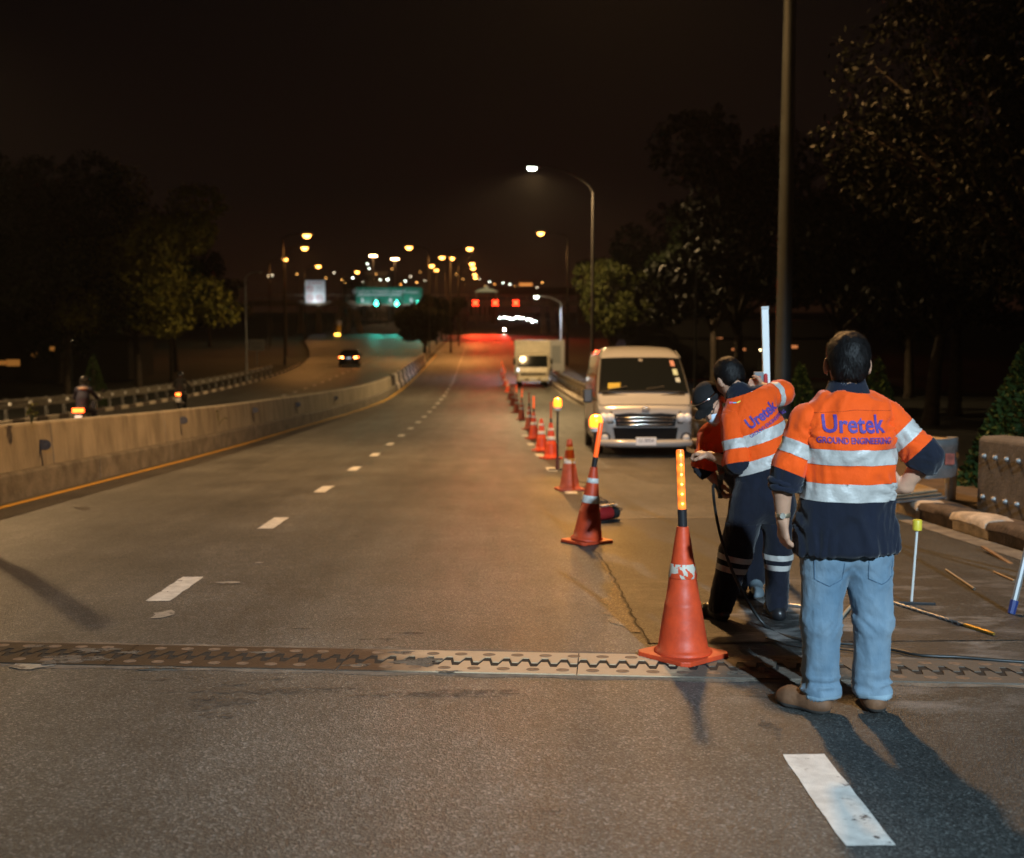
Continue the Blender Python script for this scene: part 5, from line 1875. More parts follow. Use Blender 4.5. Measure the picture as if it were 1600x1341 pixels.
# ================================================================== people
def cloth(name, col, rough=.85, fold=.35, var=.10, scale=16, col2=None, vscale=5):
    m = mat(name, col, rough, var=var, vscale=vscale, bump=fold, bscale=scale, col2=col2, spec=.25, stretch=(1, 1, .6))
    m.node_tree.nodes['Principled BSDF'].inputs['Sheen Weight'].default_value = .15
    return m
M_SKIN = mat('skin', (.46, .26, .17), .5, var=.10, vscale=14, spec=.4)
M_SKIN.node_tree.nodes['Principled BSDF'].inputs['Subsurface Weight'].default_value = .08
M_SKIN.node_tree.nodes['Principled BSDF'].inputs['Subsurface Radius'].default_value = (.012, .005, .003)
M_HAIR = mat('black_hair', (.006, .005, .005), .5, var=.4, vscale=60, bump=.3, bscale=160, stretch=(1, 1, .2), spec=.22)
M_ORANGE = cloth('hi_vis_orange', (.76, .078, .002), .8, .75, .07, 11)
M_NAVY = cloth('navy_cotton', (.0055, .008, .018), .9, .8, .25, 12)
M_NAVYP = cloth('navy_trousers', (.005, .0065, .014), .9, .9, .25, 12)
M_TAPE = mat('silver_tape', (.42, .41, .39), .45, var=.10, vscale=22, bump=.35, bscale=26, spec=.5)
M_JEANS = cloth('blue_denim', (.20, .275, .34), .85, .6, .3, 15, (.095, .165, .235), 4)
M_SHOEB = mat('brown_suede', (.14, .065, .03), .75, var=.3, vscale=12, bump=.2)
M_SOLE = mat('shoe_sole', (.05, .045, .04), .7)
M_SHOEK = mat('black_shoe', (.012, .012, .014), .35, var=.3, vscale=12)
M_PURPLE = mat('print_purple', (.075, .035, .23), .7)
M_MASK = mat('face_mask', (.55, .66, .78), .7, bump=.2, bscale=60)

def frame_of(d, n):
    d = Vector(d).normalized()
    n = Vector(n)
    n = (n - d * n.dot(d)).normalized()
    s = d.cross(n).normalized()
    return d, n, s
def hand_prims(w, d, n, curl=.5, side=1, s=1.0, spread=.10):
    """wrist w, finger direction d, palm faces n; thumb leaves towards side*s"""
    d, n, sv = frame_of(d, n)
    sv = sv * side
    w = Vector(w)
    out = [S(w - d * .02, w + d * .02, .024 * s, .026 * s, n, 1.25),
           S(w + d * .02 + sv * .012, w + d * .075 + sv * .022, .022 * s, .021 * s, n, 1.6), S(w + d * .02 - sv * .010, w + d * .075 - sv * .022, .022 * s, .020 * s, n, 1.6), S(w + d * .03, w + d * .078, .024 * s, .022 * s, n, 1.6)]
    for i, (off, ln) in enumerate(((.030, .070), (.011, .078), (-.010, .073), (-.029, .058))):
        b = w + d * (.082 - abs(off) * .12) + sv * off
        dirv = (d + sv * off * spread * 10).normalized()
        a = curl * (.45 + .10 * i)
        p0 = b
        for q, f in enumerate((.45, .32, .23)):
            dd = (dirv * math.cos(a) + n * math.sin(a)).normalized()
            p1 = p0 + dd * ln * f * s
            r0 = (.0092 - .0008 * q) * s
            out.append(S(p0, p1, r0, r0 * .92))
            p0 = p1
            a += curl * (.75 if q == 0 else .6)
    tb = w + d * .022 + sv * .024
    t1 = tb + (d * .55 + sv * .75 + n * .35).normalized() * .036 * s
    t2 = t1 + (d * .85 + sv * .25 + n * .45).normalized() * .030 * s
    t3 = t2 + (d * .9 + n * .45).normalized() * .022 * s
    out += [S(tb, t1, .014 * s, .0115 * s), S(t1, t2, .0112 * s, .010 * s), S(t2, t3, .010 * s, .0085 * s)]
    return out
def bounds(pts, pad):
    A = np.array([list(p) for p in pts])
    return A.min(0) - pad, A.max(0) + pad
def head_fns(c, Rm, s=1.0):
    """implicit head in its own frame: x right, y to the face, z up"""
    Rm = np.array(Rm)
    c = np.array(c, float)
    def loc(P):
        return ((P - c) @ Rm) / s
    hd = blend([E((0, -.012, .035), (.075, .094, .083)), E((0, .028, -.022), (.062, .068, .092)), (S((-.018, .066, -.098), (.018, .066, -.098), .021), .03), (S((0, .094, .008), (0, .112, -.030), .009, .014), .015),
                (S((-.030, .083, .024), (.030, .083, .024), .012), .02), (S((-.045, .068, -.02), (-.03, .075, -.028), .014), .03), (S((.045, .068, -.02), (.03, .075, -.028), .014), .03), (S((-.018, .094, -.062), (.018, .094, -.062), .0075), .008),
                (E((-.084, -.010, -.012), (.011, .021, .034)), .01), (E((.084, -.010, -.012), (.011, .021, .034)), .01)], .035)
    def head(P):
        return hd(loc(P)) * s
    def hair(P):
        q = loc(P)
        a = smin(ell_sd(q, (0, -.020, .042), (.0835, .103, .090)), ell_sd(q, (0, -.05, -.005), (.0745, .066, .080)), .03)
        a = a + .0022 * noise3(q, 50, 5) + .0012 * noise3(q, 150, 6)
        face = ell_sd(q, (0, .095, -.025), (.074, .080, .095))
        ears = np.minimum(ell_sd(q, (-.092, .004, -.022), (.03, .040, .044)), ell_sd(q, (.092, .004, -.022), (.03, .040, .044)))
        a = np.maximum(a, -face)
        a = np.maximum(a, -ears)
        cut = -.052 + .010 * np.cos(q[..., 0] * 55) - q[..., 2]
        return np.maximum(a, cut) * s
    return head, hair, loc
def make(fn, pts, pad, h, disp=0.0, dscale=14, seed=1, lap=0):
    lo, hi = bounds(pts, pad)
    V, Q = surface_nets(fn, lo, hi, h)
    for _ in range(lap):
        A = np.zeros_like(V)
        n_ = np.zeros(len(V))
        for i in range(4):
            j = (i + 1) % 4
            np.add.at(A, Q[:, i], V[Q[:, j]])
            np.add.at(A, Q[:, j], V[Q[:, i]])
            np.add.at(n_, Q[:, i], 1)
            np.add.at(n_, Q[:, j], 1)
        V = V * .5 + A / n_[:, None] * .5
    if disp:
        N = vnormals(V, Q)
        q = V * np.array([1, 1, .62])
        d = noise3(q, dscale, seed) * .6 + (1 - np.abs(noise3(q + .3 * noise3(q, dscale * .5, seed + 3)[:, None], dscale * 1.5, seed + 1)) * 2) * .55 + noise3(q, dscale * 3, seed + 2) * .22
        V = V + N * (d * disp)[:, None]
    return V, Q
def join(*VQ):
    Vs, Qs, n = [], [], 0
    for V, Q in VQ:
        Vs.append(V)
        Qs.append(Q + n)
        n += len(V)
    return np.concatenate(Vs), np.concatenate(Qs)
def banded(V, Q, origin, axis, marks, parent, base_name, mats, tape=M_TAPE, out=.003, tape_name='reflective_tape', min_t=None):
    """cuts the garment by planes square to axis. marks: ascending list of (t, index of the material above t); index -1 = reflective tape on its own.
       the part below the first mark takes mats[0]"""
    axis = Vector(axis).normalized()
    origin = Vector(origin)
    me = bpy.data.meshes.new('tmp')
    me.from_pydata(V.tolist(), [], Q.tolist())
    bm = bmesh.new()
    bm.from_mesh(me)
    bpy.data.meshes.remove(me)
    for t, _ in marks:
        bmesh.ops.bisect_plane(bm, geom=bm.verts[:] + bm.edges[:] + bm.faces[:], dist=1e-5, plane_co=origin + axis * t, plane_no=axis)
    bm.normal_update()
    def idx(f):
        t = (f.calc_center_median() - origin).dot(axis)
        k = 0
        for m_, i_ in marks:
            if t > m_:
                k = i_
        return k
    groups = {}
    for f in bm.faces:
        f.smooth = True
        t = (f.calc_center_median() - origin).dot(axis)
        key = -1
        k = 0
        for j, (m_, i_) in enumerate(marks):
            if t > m_:
                k, key = i_, j
        if k < 0:
            groups.setdefault(key, []).append(f)
        else:
            f.material_index = k
    tapes = []
    for key, fs in groups.items():
        vi, vs, fl = {}, [], []
        for f in fs:
            row = []
            for v in f.verts:
                if v.index not in vi or True:
                    if v not in vi:
                        vi[v] = len(vs)
                        vs.append(v.co + v.normal * out)
                    row.append(vi[v])
            fl.append(row)
        tapes.append((vs, fl))
    me = bpy.data.meshes.new(base_name)
    bm.to_mesh(me)
    bm.free()
    for m_ in mats:
        me.materials.append(m_)
    o = bpy.data.objects.new(base_name, me)
    link(o, parent)
    for vs, fl in tapes:
        mesh_obj(tape_name, vs, fl, tape, o, smooth=True)
    return o
def print_on(body, size, name, m, target, origin, ex, ez, ray_dir, offset=.0, sx=1.0, lift=.0045):
    """lays flat lettering on a garment by casting it along ray_dir"""
    me = text_mesh(body, size, name, m, None, (0, 0, 0), wrap=True, offset=offset, sx=sx)
    bm = bmesh.new()
    bm.from_mesh(me)
    bmesh.ops.triangulate(bm, faces=bm.faces[:])
    for _ in range(3):
        lg = [e_ for e_ in bm.edges if e_.calc_length() > size * .18]
        if not lg:
            break
        bmesh.ops.subdivide_edges(bm, edges=lg, cuts=1)
        bmesh.ops.triangulate(bm, faces=bm.faces[:])
    tm = target.data
    bvh = BVHTree.FromPolygons([v.co.copy() for v in tm.vertices], [tuple(p.vertices) for p in tm.polygons])
    origin, ex, ez, rd = Vector(origin), Vector(ex).normalized(), Vector(ez).normalized(), Vector(ray_dir).normalized()
    for v in bm.verts:
        p = origin + ex * v.co.x + ez * v.co.y - rd * .6
        hit, nrm, _, _ = bvh.ray_cast(p, rd)
        if hit is None:
            hit = origin + ex * v.co.x + ez * v.co.y
        v.co = hit - rd * lift
    bm.to_mesh(me)
    bm.free()
    o = bpy.data.objects.new(name, me)
    link(o, target)
    return o
def shoe(parent, heel, toe, m, sole, r=.042):
    heel, toe = Vector(heel), Vector(toe)
    d = (toe - heel).normalized()
    fn0 = blend([S(heel + Vector((0, 0, .045)), heel + d * .05 + Vector((0, 0, .05)), r * .95), S(heel + d * .03 + Vector((0, 0, .042)), toe - d * .05 + Vector((0, 0, .034)), r, r * 1.06), S(toe - d * .05 + Vector((0, 0, .034)), toe - d * .02 + Vector((0, 0, .03)), r * 1.05, r * .82), S(heel + d * .03 + Vector((0, 0, .05)), heel + d * .03 + Vector((0, 0, .085)), r * .85, r * .8)], .03)
    def fn(P):
        return np.maximum(fn0(P), .004 - P[..., 2])
    V, Q = make(fn, [heel - d * .06, toe + d * .05, heel + Vector((0, 0, .16)), heel + Vector((.1, .1, -.02)), heel - Vector((.1, .1, .02))], .05, .008)
    return banded(V, Q, (0, 0, 0), (0, 0, 1), [(.026, 1)], parent, 'shoe', [sole, m])

# ---------------------------------------------------------------- worker with hand on hip, back to the camera
YA_ = 4.71
A0 = at(1313, 1128, YA_)
A = thing('person', 'worker in orange high-vis shirt and blue jeans standing with one hand on hip', 'person', (A0.x, YA_, rz(YA_)), (0, -.030, 0))
torso = blend([S((.028, .01, .735), (.03, .01, .80), .222, .212, (0, 1, 0), 1.50), S((.03, .01, .80), (.036, .0, 1.02), .208, .197, (0, 1, 0), 1.55), S((.036, .0, 1.02), (.04, .0, 1.22), .195, .204, (0, 1, 0), 1.6),
               S((.04, .0, 1.22), (.042, .01, 1.335), .204, .135, (0, 1, 0), 1.55), (S((-.130, .01, 1.322), (.04, .01, 1.385), .060, .066), .07), (S((.04, .01, 1.385), (.210, .01, 1.326), .066, .062), .07), (S((.042, .012, 1.37), (.043, .018, 1.405), .098, .082), .05)], .06)
def torso_cut(P):
    return np.maximum(np.maximum(torso(P), P[..., 2] - 1.432), (.722 + .012 * np.sin(P[..., 0] * 9 + 1)) - P[..., 2])
V, Q = make(torso_cut, [(-.24, -.17, .70), (.32, .20, 1.50)], .03, .0115, .018, 9, 11)
V[:, 0] = .04 + (V[:, 0] - .04) * (1.0 - .07 * np.clip((V[:, 2] - .84) / .14, 0, 1))
V[:, 1] = .01 + (V[:, 1] - .01) * (1.0 + .06 * np.clip((.90 - V[:, 2]) / .1, 0, 1))
N_ = vnormals(V, Q)
fold = np.zeros(len(V))
for ax_, az_ in ((-.165, 1.27), (.245, 1.27)):                      # pulls radiating from the armholes
    dx_, dz_ = V[:, 0] - ax_, V[:, 2] - az_
    rr_ = np.hypot(dx_, dz_)
    fold += .0075 * np.exp(-(rr_ / .10) ** 2) * np.sin(9 * np.arctan2(dz_, dx_) + 5 * noise3(V, 7, 91))
dx_, dz_ = V[:, 0] - .235, V[:, 2] - 1.0                              # cloth bunched under the hand on the hip
fold += .010 * np.exp(-(np.hypot(dx_, dz_) / .11) ** 2) * np.sin(11 * np.arctan2(dz_, dx_) + 4 * noise3(V, 8, 92))
fold += .005 * np.exp(-((V[:, 2] - .76) / .10) ** 2) * np.sin(V[:, 0] * 34 + 3 * noise3(V, 6, 93)) * (np.abs(N_[:, 2]) < .6)
fold += .005 * np.exp(-((V[:, 2] - 1.075) / .05) ** 2) * (1 - 2 * np.abs(noise3(V * np.array([5, 5, 26]), 1.0, 94)))
V = V + N_ * fold[:, None]
shirt = banded(V, Q, (0, 0, 0), (.035, 0, 1), [(.965, -1), (1.043, 1), (1.125, -1), (1.192, 1)], A, 'shirt', [M_NAVY, M_ORANGE])
print_on('Uretek', .106, 'lettering', M_PURPLE, shirt, (.026, 0, 1.300), (1, 0, -.03), (.02, 0, 1), (0, 1, 0), offset=.0022, sx=.86)
print_on('GROUND ENGINEERING', .0375, 'lettering', M_PURPLE, shirt, (.030, 0, 1.232), (1, 0, -.04), (.02, 0, 1), (0, 1, 0), offset=.0006, sx=.76)
# yoke and centre-back seams
def sleeve(parent, sh, el, end, r0, r1, r2, marks, seed, mats=(M_ORANGE, M_NAVY), flare=1.06, kk=.05):
    sh, el, end = Vector(sh), Vector(el), Vector(end)
    ax = (el - sh).normalized()
    fx = (end - el).normalized()
    fn0 = blend([S(sh, el, r0, r1), S(el, end + fx * .02, r1, r2 * flare)], kk)
    def fn(P):
        return np.maximum(fn0(P), (P - np.array(end)) @ np.array(fx))
    V, Q = make(fn, [sh, el, end], .12, .0105, .011, 12, seed)
    return banded(V, Q, sh, ax, marks, parent, 'sleeve', list(mats))
sleeve(A, (-.138, .012, 1.308), (-.220, .0, 1.12), (-.240, .01, 1.012), .074, .062, .062, [(.100, -1), (.162, 0), (.238, 1)], 21, flare=1.12)
sr = sleeve(A, (.213, .012, 1.310), (.358, -.05, 1.150), (.340, -.030, 1.098), .076, .066, .064, [(.080, -1), (.142, 0), (.196, 1)], 22, flare=1.1)
def strands(parent, V, Q, crown, n, ln, seed):
    r = np.random.default_rng(seed)
    N = vnormals(V, Q)
    up_ = (N @ np.array([0, 0, 1.0])) > -2
    i = r.choice(len(V), n)
    P, nn = V[i], N[i]
    d = P - np.array(crown) + r.normal(size=(n, 3)) * .02
    d -= (d * nn).sum(1)[:, None] * nn
    d /= np.linalg.norm(d, axis=1)[:, None] + 1e-9
    d = d + nn * r.uniform(.02, .28, n)[:, None] + r.normal(size=(n, 3)) * .12
    s_ = np.cross(d, nn)
    s_ /= np.linalg.norm(s_, axis=1)[:, None] + 1e-9
    L_ = ln * r.uniform(.5, 1.3, n)[:, None]
    T = np.stack([P - s_ * .0011 - nn * .001, P + s_ * .0011 - nn * .001, P + d * L_], 1).reshape(-1, 3)
    o = np_mesh('hair_strands', T, np.arange(3 * n).reshape(-1, 3), M_HAIR, parent, smooth=False)
    o['kind'] = 'stuff'
def rolled_cuff(parent, c, d, r, rm, seed):
    d = Vector(d).normalized()
    a = d.cross(Vector((0, 1, .2))).normalized()
    b = d.cross(a).normalized()
    q = random.Random(seed)
    ph = q.uniform(0, 6)
    pts, rs = [], []
    for i in range(33):
        t_ = 2 * math.pi * i / 32
        k_ = 1 + .04 * math.sin(3 * t_ + ph) + .025 * math.sin(7 * t_)
        pts.append(Vector(c) + (a * math.cos(t_) + b * math.sin(t_)) * r * k_ + d * .004 * math.sin(2 * t_ + ph))
        rs.append(rm * (1 + .22 * math.sin(5 * t_ + ph)))
    MB().tube(pts, rs, 10, cap=False).build('rolled_cuff', M_NAVY, parent, smooth=True)
rolled_cuff(A, (-.240, .009, 1.020), (-.12, .09, -1), .058, .016, 1)
rolled_cuff(A, (-.238, .007, 1.046), (-.12, .09, -1), .062, .014, 2)
rolled_cuff(A, (.342, -.031, 1.103), (-.42, .32, -.9), .060, .015, 3)
rolled_cuff(A, (.350, -.040, 1.124), (-.42, .32, -.9), .062, .013, 4)
# stand-up collar
col_fn = blend([S((.043, .014, 1.415), (.044, .018, 1.474), .104, .080, (0, 1, 0), 1.1)], .02)
def col_cut(P):
    inner = seg_sd(P, (.043, .014, 1.40), (.044, .016, 1.55), .074, .064)
    return np.maximum(np.maximum(col_fn(P), 1.418 - P[..., 2]), np.maximum(P[..., 2] - 1.485 + .25 * np.maximum(P[..., 1] - .03, 0), -inner))
V, Q = make(col_cut, [(-.06, -.08, 1.40), (.15, .12, 1.52)], .02, .0055)
np_mesh('collar', V, Q, M_NAVY, A)
# skin: head, neck, forearms and hands in one mesh
hr = Euler((R(6), R(2), R(-8))).to_matrix()
hc = (.050, .030, 1.556)
head, hair, _ = head_fns(hc, hr, 1.09)
hn = blend([head, (S((.043, .012, 1.40), (.045, .018, 1.53), .060, .056), .03)], .03)
VQ1 = make(hn, [(-.06, -.10, 1.40), (.15, .16, 1.71)], .02, .0062)
wl = Vector((-.243, .03, .872))
pl = [S((-.243, .01, 1.10), (-.247, .018, 1.0), .046, .043), S((-.247, .018, 1.0), wl, .043, .029)] + hand_prims(wl, (.05, .08, -1), (.9, .2, .1), .55, -1, 1.05)
VQ2 = make(blend(pl, .012), [(-.30, -.06, .66), (-.17, .11, 1.13)], .02, .0050)
wr = Vector((.284, -.012, 1.004))
pr_ = [S((.362, -.05, 1.140), (.343, -.030, 1.09), .044, .043), S((.343, -.030, 1.09), wr, .043, .030)] + hand_prims(wr, (-.86, .48, .10), (-.48, -.86, .0), .40, 1, 1.05)
VQ3 = make(blend(pr_, .012), [(.16, -.12, .92), (.46, .20, 1.20)], .02, .0050)
VQ4 = make(torso_cut, [(-.24, -.17, .70), (.32, .20, 1.50)], .03, .03)
VQ4 = (VQ4[0] * np.array([.80, .80, .98]) + np.array([.008, 0, .016]), VQ4[1])
V, Q = join(VQ1, VQ2, VQ3, VQ4)
np_mesh('body', V, Q, M_SKIN, A)
V, Q = make(hair, [(-.06, -.10, 1.48), (.15, .16, 1.72)], .02, .0050)
hA = np_mesh('hair', V, Q, M_HAIR, A)
strands(hA, V, Q, (.05, -.03, 1.70), 7000, .020, 3)
for s_ in (-1, 1):
    b_ = Vector(hc)
    pts = [b_ + hr @ Vector(q) for q in ((s_ * .080, .055, -.03), (s_ * .084, .012, -.016), (s_ * .088, -.02, -.005), (s_ * .087, -.024, -.025), (s_ * .078, .03, -.06))]
    MB().tube(pts, .0022, 5).build('mask_strap', M_MASK, A, smooth=True)
    MB().tube([b_ + hr @ Vector((s_ * .081, .08, .008)), b_ + hr @ Vector((s_ * .086, -.006, .014))], .0022, 5).build('glasses_arm', M_CHROME, A)
# wristwatch on the hanging arm
tag_w = MB().lathe([(.030, -.011), (.0335, -.010), (.0335, .010), (.030, .011)], 20, cap=False).build('wristwatch', mat('watch_gold', (.62, .50, .33), .3, .8), A, smooth=True, loc=(-.2435, .028, .892))
MB().lathe([(.001, .005), (.013, .005), (.0145, 0), (.0145, -.004)], 18, cap=False).build('watch_case', mat('watch_face', (.45, .42, .36), .25, .6), tag_w, loc=(-.010, -.032, 0)).rotation_euler = (R(90), 0, 0)
# jeans
jp = blend([S((-.01, .012, .79), (.075, .012, .79), .115, .115, (0, 1, 0), 1.15), S((-.045, .005, .735), (.118, .005, .735), .117, .117, (0, 1, 0), 1.04),
            S((-.060, .01, .70), (-.084, .0, .40), .106, .081), S((-.084, .0, .40), (-.087, .012, .10), .081, .075),
            S((.128, .01, .70), (.146, .0, .40), .106, .081), S((.146, .0, .40), (.144, .012, .10), .081, .074), (S((-.087, .006, .10), (-.087, .002, .03), .074, .082), .02), (S((.144, .006, .10), (.144, .002, .03), .074, .081), .02)], .028)
def jcut(P):
    return np.maximum(jp(P), np.where(P[..., 0] < .03, .074, .064) + .25 * np.maximum(P[..., 1], 0) - P[..., 2])
V, Q = make(jcut, [(-.22, -.16, 0), (.28, .2, .95)], .03, .0105, 0)
N_ = vnormals(V, Q)
zz_ = V[:, 2]
# bunched folds at the knees and ankles, creases under the seat
def ridge(P, sc, seed):
    return 1 - 2 * np.abs(noise3(P * np.array(sc), 1.0, seed))
drag = V.copy()
drag[:, 2] += np.abs(V[:, 0] - .03) * 1.1            # drag lines slanting from the crotch
d_ = .0050 * ridge(drag, (15, 15, 6), 31) + .0022 * ridge(V, (34, 34, 20), 32)
d_ = d_ + .0085 * np.exp(-((zz_ - .43) / .06) ** 2) * np.minimum(ridge(drag, (9, 9, 46), 33), .6)
d_ = d_ + .0120 * np.exp(-((zz_ - .12) / .075) ** 2) * ridge(V, (11, 11, 34), 34)
d_ = d_ + .0075 * np.exp(-((zz_ - .64) / .045) ** 2) * np.minimum(ridge(drag, (7, 7, 50), 35), .5)
V = V + N_ * d_[:, None]
jeans = banded(V, Q, (0, 0, 0), (0, 0, 1), [(.088, 1)], A, 'jeans', [cloth('denim_hem', (.26, .36, .43), .85, .6, .3, 15, (.15, .23, .30), 9), M_JEANS])
def on_mesh(target, pts2, rd=(0, 1, 0), lift=.003):
    tm = target.data
    bvh = BVHTree.FromPolygons([v.co.copy() for v in tm.vertices], [tuple(p.vertices) for p in tm.polygons])
    out = []
    for x, z in pts2:
        hit, nrm, _, _ = bvh.ray_cast(Vector((x, -1, z)), Vector(rd))
        out.append((hit if hit is not None else Vector((x, -.12, z))) - Vector(rd) * lift)
    return out
# back pockets: seam lines lying on the denim
M_SEAM = mat('denim_seam', (.05, .10, .16), .9)
for cx in (-.075, .155):
    pts = [(cx - .062, .715), (cx - .058, .62), (cx, .592), (cx + .058, .62), (cx + .062, .715)]
    dn = []
    for (a1, b1), (a2, b2) in zip(pts[:-1], pts[1:]):
        for k in range(6):
            dn.append((a1 + (a2 - a1) * k / 6, b1 + (b2 - b1) * k / 6))
    MB().tube(on_mesh(jeans, dn, lift=.0005), .0022, 5).build('pocket_seam', M_SEAM, jeans, smooth=True)
M_OSEAM = mat('shirt_seam', (.50, .055, .004), .9)
MB().tube(on_mesh(shirt, [(-.125 + .33 * i / 24, 1.362 - .012 * abs(i - 12) / 12) for i in range(25)], lift=.0), .0016, 5).build('yoke_seam', M_OSEAM, shirt, smooth=True)
shoe(A, (-.095, -.030, 0), (-.235, .125, 0), M_SHOEB, M_SOLE, .049)
shoe(A, (.146, -.034, 0), (.170, .20, 0), M_SHOEB, M_SOLE, .049)

# ---------------------------------------------------------------- worker bending over, back to the camera
YB_ = 6.60
B0 = at(1190, 985, YB_)
B = thing('person', 'worker in orange high-vis shirt and navy trousers leaning over to the left', 'person', (B0.x, YB_, rz(YB_)))
nb = Vector((.25, 1, -.12)).normalized()
tb = blend([S((-.02, .0, .80), (-.012, .02, .97), .160, .158, nb, 1.35), S((-.012, .02, .97), (-.045, .08, 1.18), .158, .168, nb, 1.4), S((-.045, .08, 1.18), (-.085, .11, 1.30), .165, .12, nb, 1.4),
            (S((-.175, .085, 1.235), (.015, .125, 1.375), .074, .072), .08), (S((-.10, .12, 1.32), (-.135, .15, 1.40), .085, .068), .05)], .06)
def tb_cut(P):
    return np.maximum(tb(P), .74 - P[..., 2])
V, Q = make(tb_cut, [(-.30, -.18, .70), (.20, .30, 1.45)], .03, .0125, .009, 11, 41)
axb = Vector((-.22, .0, 1)).normalized()
axb2 = Vector((-.36, .0, 1)).normalized()
shB = banded(V, Q, (-.012, 0, .955), axb2, [(.0, -1), (.072, 1), (.155, -1), (.225, 1), (.455, 0)], B, 'shirt', [M_NAVY, M_ORANGE])
exb = Vector((.83, .0, .56))
print_on('Uretek', .090, 'lettering', M_PURPLE, shB, (-.028, 0, 1.276), exb, (-.56, 0, .83), (0, 1, 0), offset=.003, sx=.86)
print_on('GROUND ENGINEERING', .031, 'lettering', M_PURPLE, shB, (.008, 0, 1.224), exb, (-.56, 0, .83), (0, 1, 0), offset=.0005, sx=.80)
sleeve(B, (-.185, .07, 1.225), (-.160, .0, .985), (-.185, .09, .955), .080, .074, .062, [(.115, -1), (.175, 0), (.262, 1)], 51)
sleeve(B, (.02, .125, 1.37), (.150, .20, 1.395), (.145, .33, 1.40), .074, .066, .058, [(.075, -1), (.112, 0)], 52)
hbR = Euler((R(-32), R(-10), R(26))).to_matrix()
hcB = (-.180, .205, 1.485)
headB, hairB, _ = head_fns(hcB, hbR, 1.02)
VQ1 = make(blend([headB, (S((-.125, .13, 1.33), (-.168, .18, 1.44), .060, .056), .03)], .03), [(-.33, .05, 1.30), (-.05, .36, 1.62)], .02, .0075)
w1 = Vector((-.285, .26, .99))
VQ2 = make(blend([S((-.172, .05, .965), w1, .043, .029)] + hand_prims(w1, (-.7, .7, .1), (.2, 0, -1), 1.0, 1), .012), [(-.42, 0, .88), (-.12, .42, 1.08)], .02, .0065)
w2 = Vector((.110, .50, 1.41))
VQ3 = make(blend([S((.145, .31, 1.40), w2, .042, .029)] + hand_prims(w2, (-.1, .9, .1), (-1, .1, 0), 1.2, 1), .012), [(0, .25, 1.3), (.22, .66, 1.5)], .02, .0065)
VQ4 = make(tb_cut, [(-.30, -.18, .70), (.20, .30, 1.45)], .03, .035)
VQ4 = ((VQ4[0] - np.array([-.04, .06, 1.1])) * np.array([.82, .78, .92]) + np.array([-.04, .06, 1.08]), VQ4[1])
V, Q = join(VQ1, VQ2, VQ3, VQ4)
np_mesh('body', V, Q, M_SKIN, B)
V, Q = make(hairB, [(-.33, .05, 1.36), (-.05, .36, 1.64)], .02, .0065)
hB = np_mesh('hair', V, Q, M_HAIR, B)
strands(hB, V, Q, (-.17, .17, 1.60), 5000, .020, 4)
# collar and a patterned lanyard at the neck
cb = Vector((-.130, .145, 1.395))
cfn = S((-.118, .13, 1.352), (-.140, .155, 1.405), .083, .069)
def cutB(P):
    inner = seg_sd(P, (-.10, .11, 1.31), (-.165, .18, 1.46), .068, .058)
    axn = np.array((-.36, .38, .85)) / np.linalg.norm((-.36, .38, .85))
    t_ = (P - np.array((-.118, .13, 1.352))) @ axn
    return np.maximum(np.maximum(cfn(P), np.abs(t_ - .03) - .036), -inner)
V, Q = make(cutB, [(-.24, .02, 1.28), (-.02, .26, 1.48)], .02, .0065)
np_mesh('collar', V, Q, M_NAVY, B)
lp = [Vector((-.205, .075, 1.345)) + Vector((.0, .0, 0)), Vector((-.165, .045, 1.345)), Vector((-.11, .038, 1.375)), Vector((-.065, .06, 1.415))]
for i, cc in enumerate(((.7, .2, .4), (.2, .5, .7), (.8, .7, .1), (.7, .2, .5), (.3, .6, .3), (.8, .8, .8))):
    a_ = i / 6
    k_ = min(2, int(a_ * 3))
    pA = lp[k_].lerp(lp[k_ + 1], a_ * 3 - k_)
    a2_ = (i + .9) / 6
    k2_ = min(2, int(a2_ * 3))
    pB = lp[k2_].lerp(lp[k2_ + 1], a2_ * 3 - k2_)
    MB().tube([pA, pB], .007, 5).build('lanyard_bead', mat('bead_%d' % i, cc, .5), B)
# trousers
tp = blend([S((-.06, .0, .80), (.05, .0, .80), .125, .125, (0, 1, 0), 1.1), S((-.075, .0, .73), (.075, .0, .73), .115, .115),
            S((-.10, .0, .70), (-.160, .06, .40), .112, .098), S((-.160, .06, .40), (-.262, -.01, .09), .098, .076),
            S((.085, .0, .70), (.100, .02, .40), .100, .078), S((.100, .02, .40), (.092, .0, .09), .078, .068)], .04)
def tcut(P):
    return np.maximum(tp(P), .045 - P[..., 2])
def trouser_leg(sel, o_, ax_, marks, seed):
    def fn(P):
        return np.maximum(tcut(P), sel(P))
    return fn
V, Q = make(tcut, [(-.38, -.16, 0), (.22, .2, .95)], .03, .0125, .008, 12, 61)
# left and right legs are cut apart so that the tapes sit square to each leg
def seam(P):
    return P[..., 0] + .02
def leftleg(P):
    return np.maximum(tcut(P), np.maximum(seam(P), P[..., 2] - .62))
def rightleg(P):
    return np.maximum(tcut(P), np.maximum(-seam(P), P[..., 2] - .62))
def seat_(P):
    return np.maximum(tcut(P), .60 - P[..., 2])
V, Q = make(seat_, [(-.38, -.16, .5), (.22, .2, .95)], .03, .0125, .006, 12, 61)
np_mesh('trousers', V, Q, M_NAVYP, B)
V, Q = make(leftleg, [(-.40, -.16, 0), (.02, .2, .66)], .03, .0125, .007, 12, 61)
banded(V, Q, (-.165, .05, .40), (.18, 0, 1), [(-.105, -1), (-.070, 0), (-.038, -1), (-.003, 0)], B, 'trouser_leg', [M_NAVYP])
V, Q = make(rightleg, [(-.04, -.16, 0), (.22, .2, .66)], .03, .0125, .007, 12, 61)
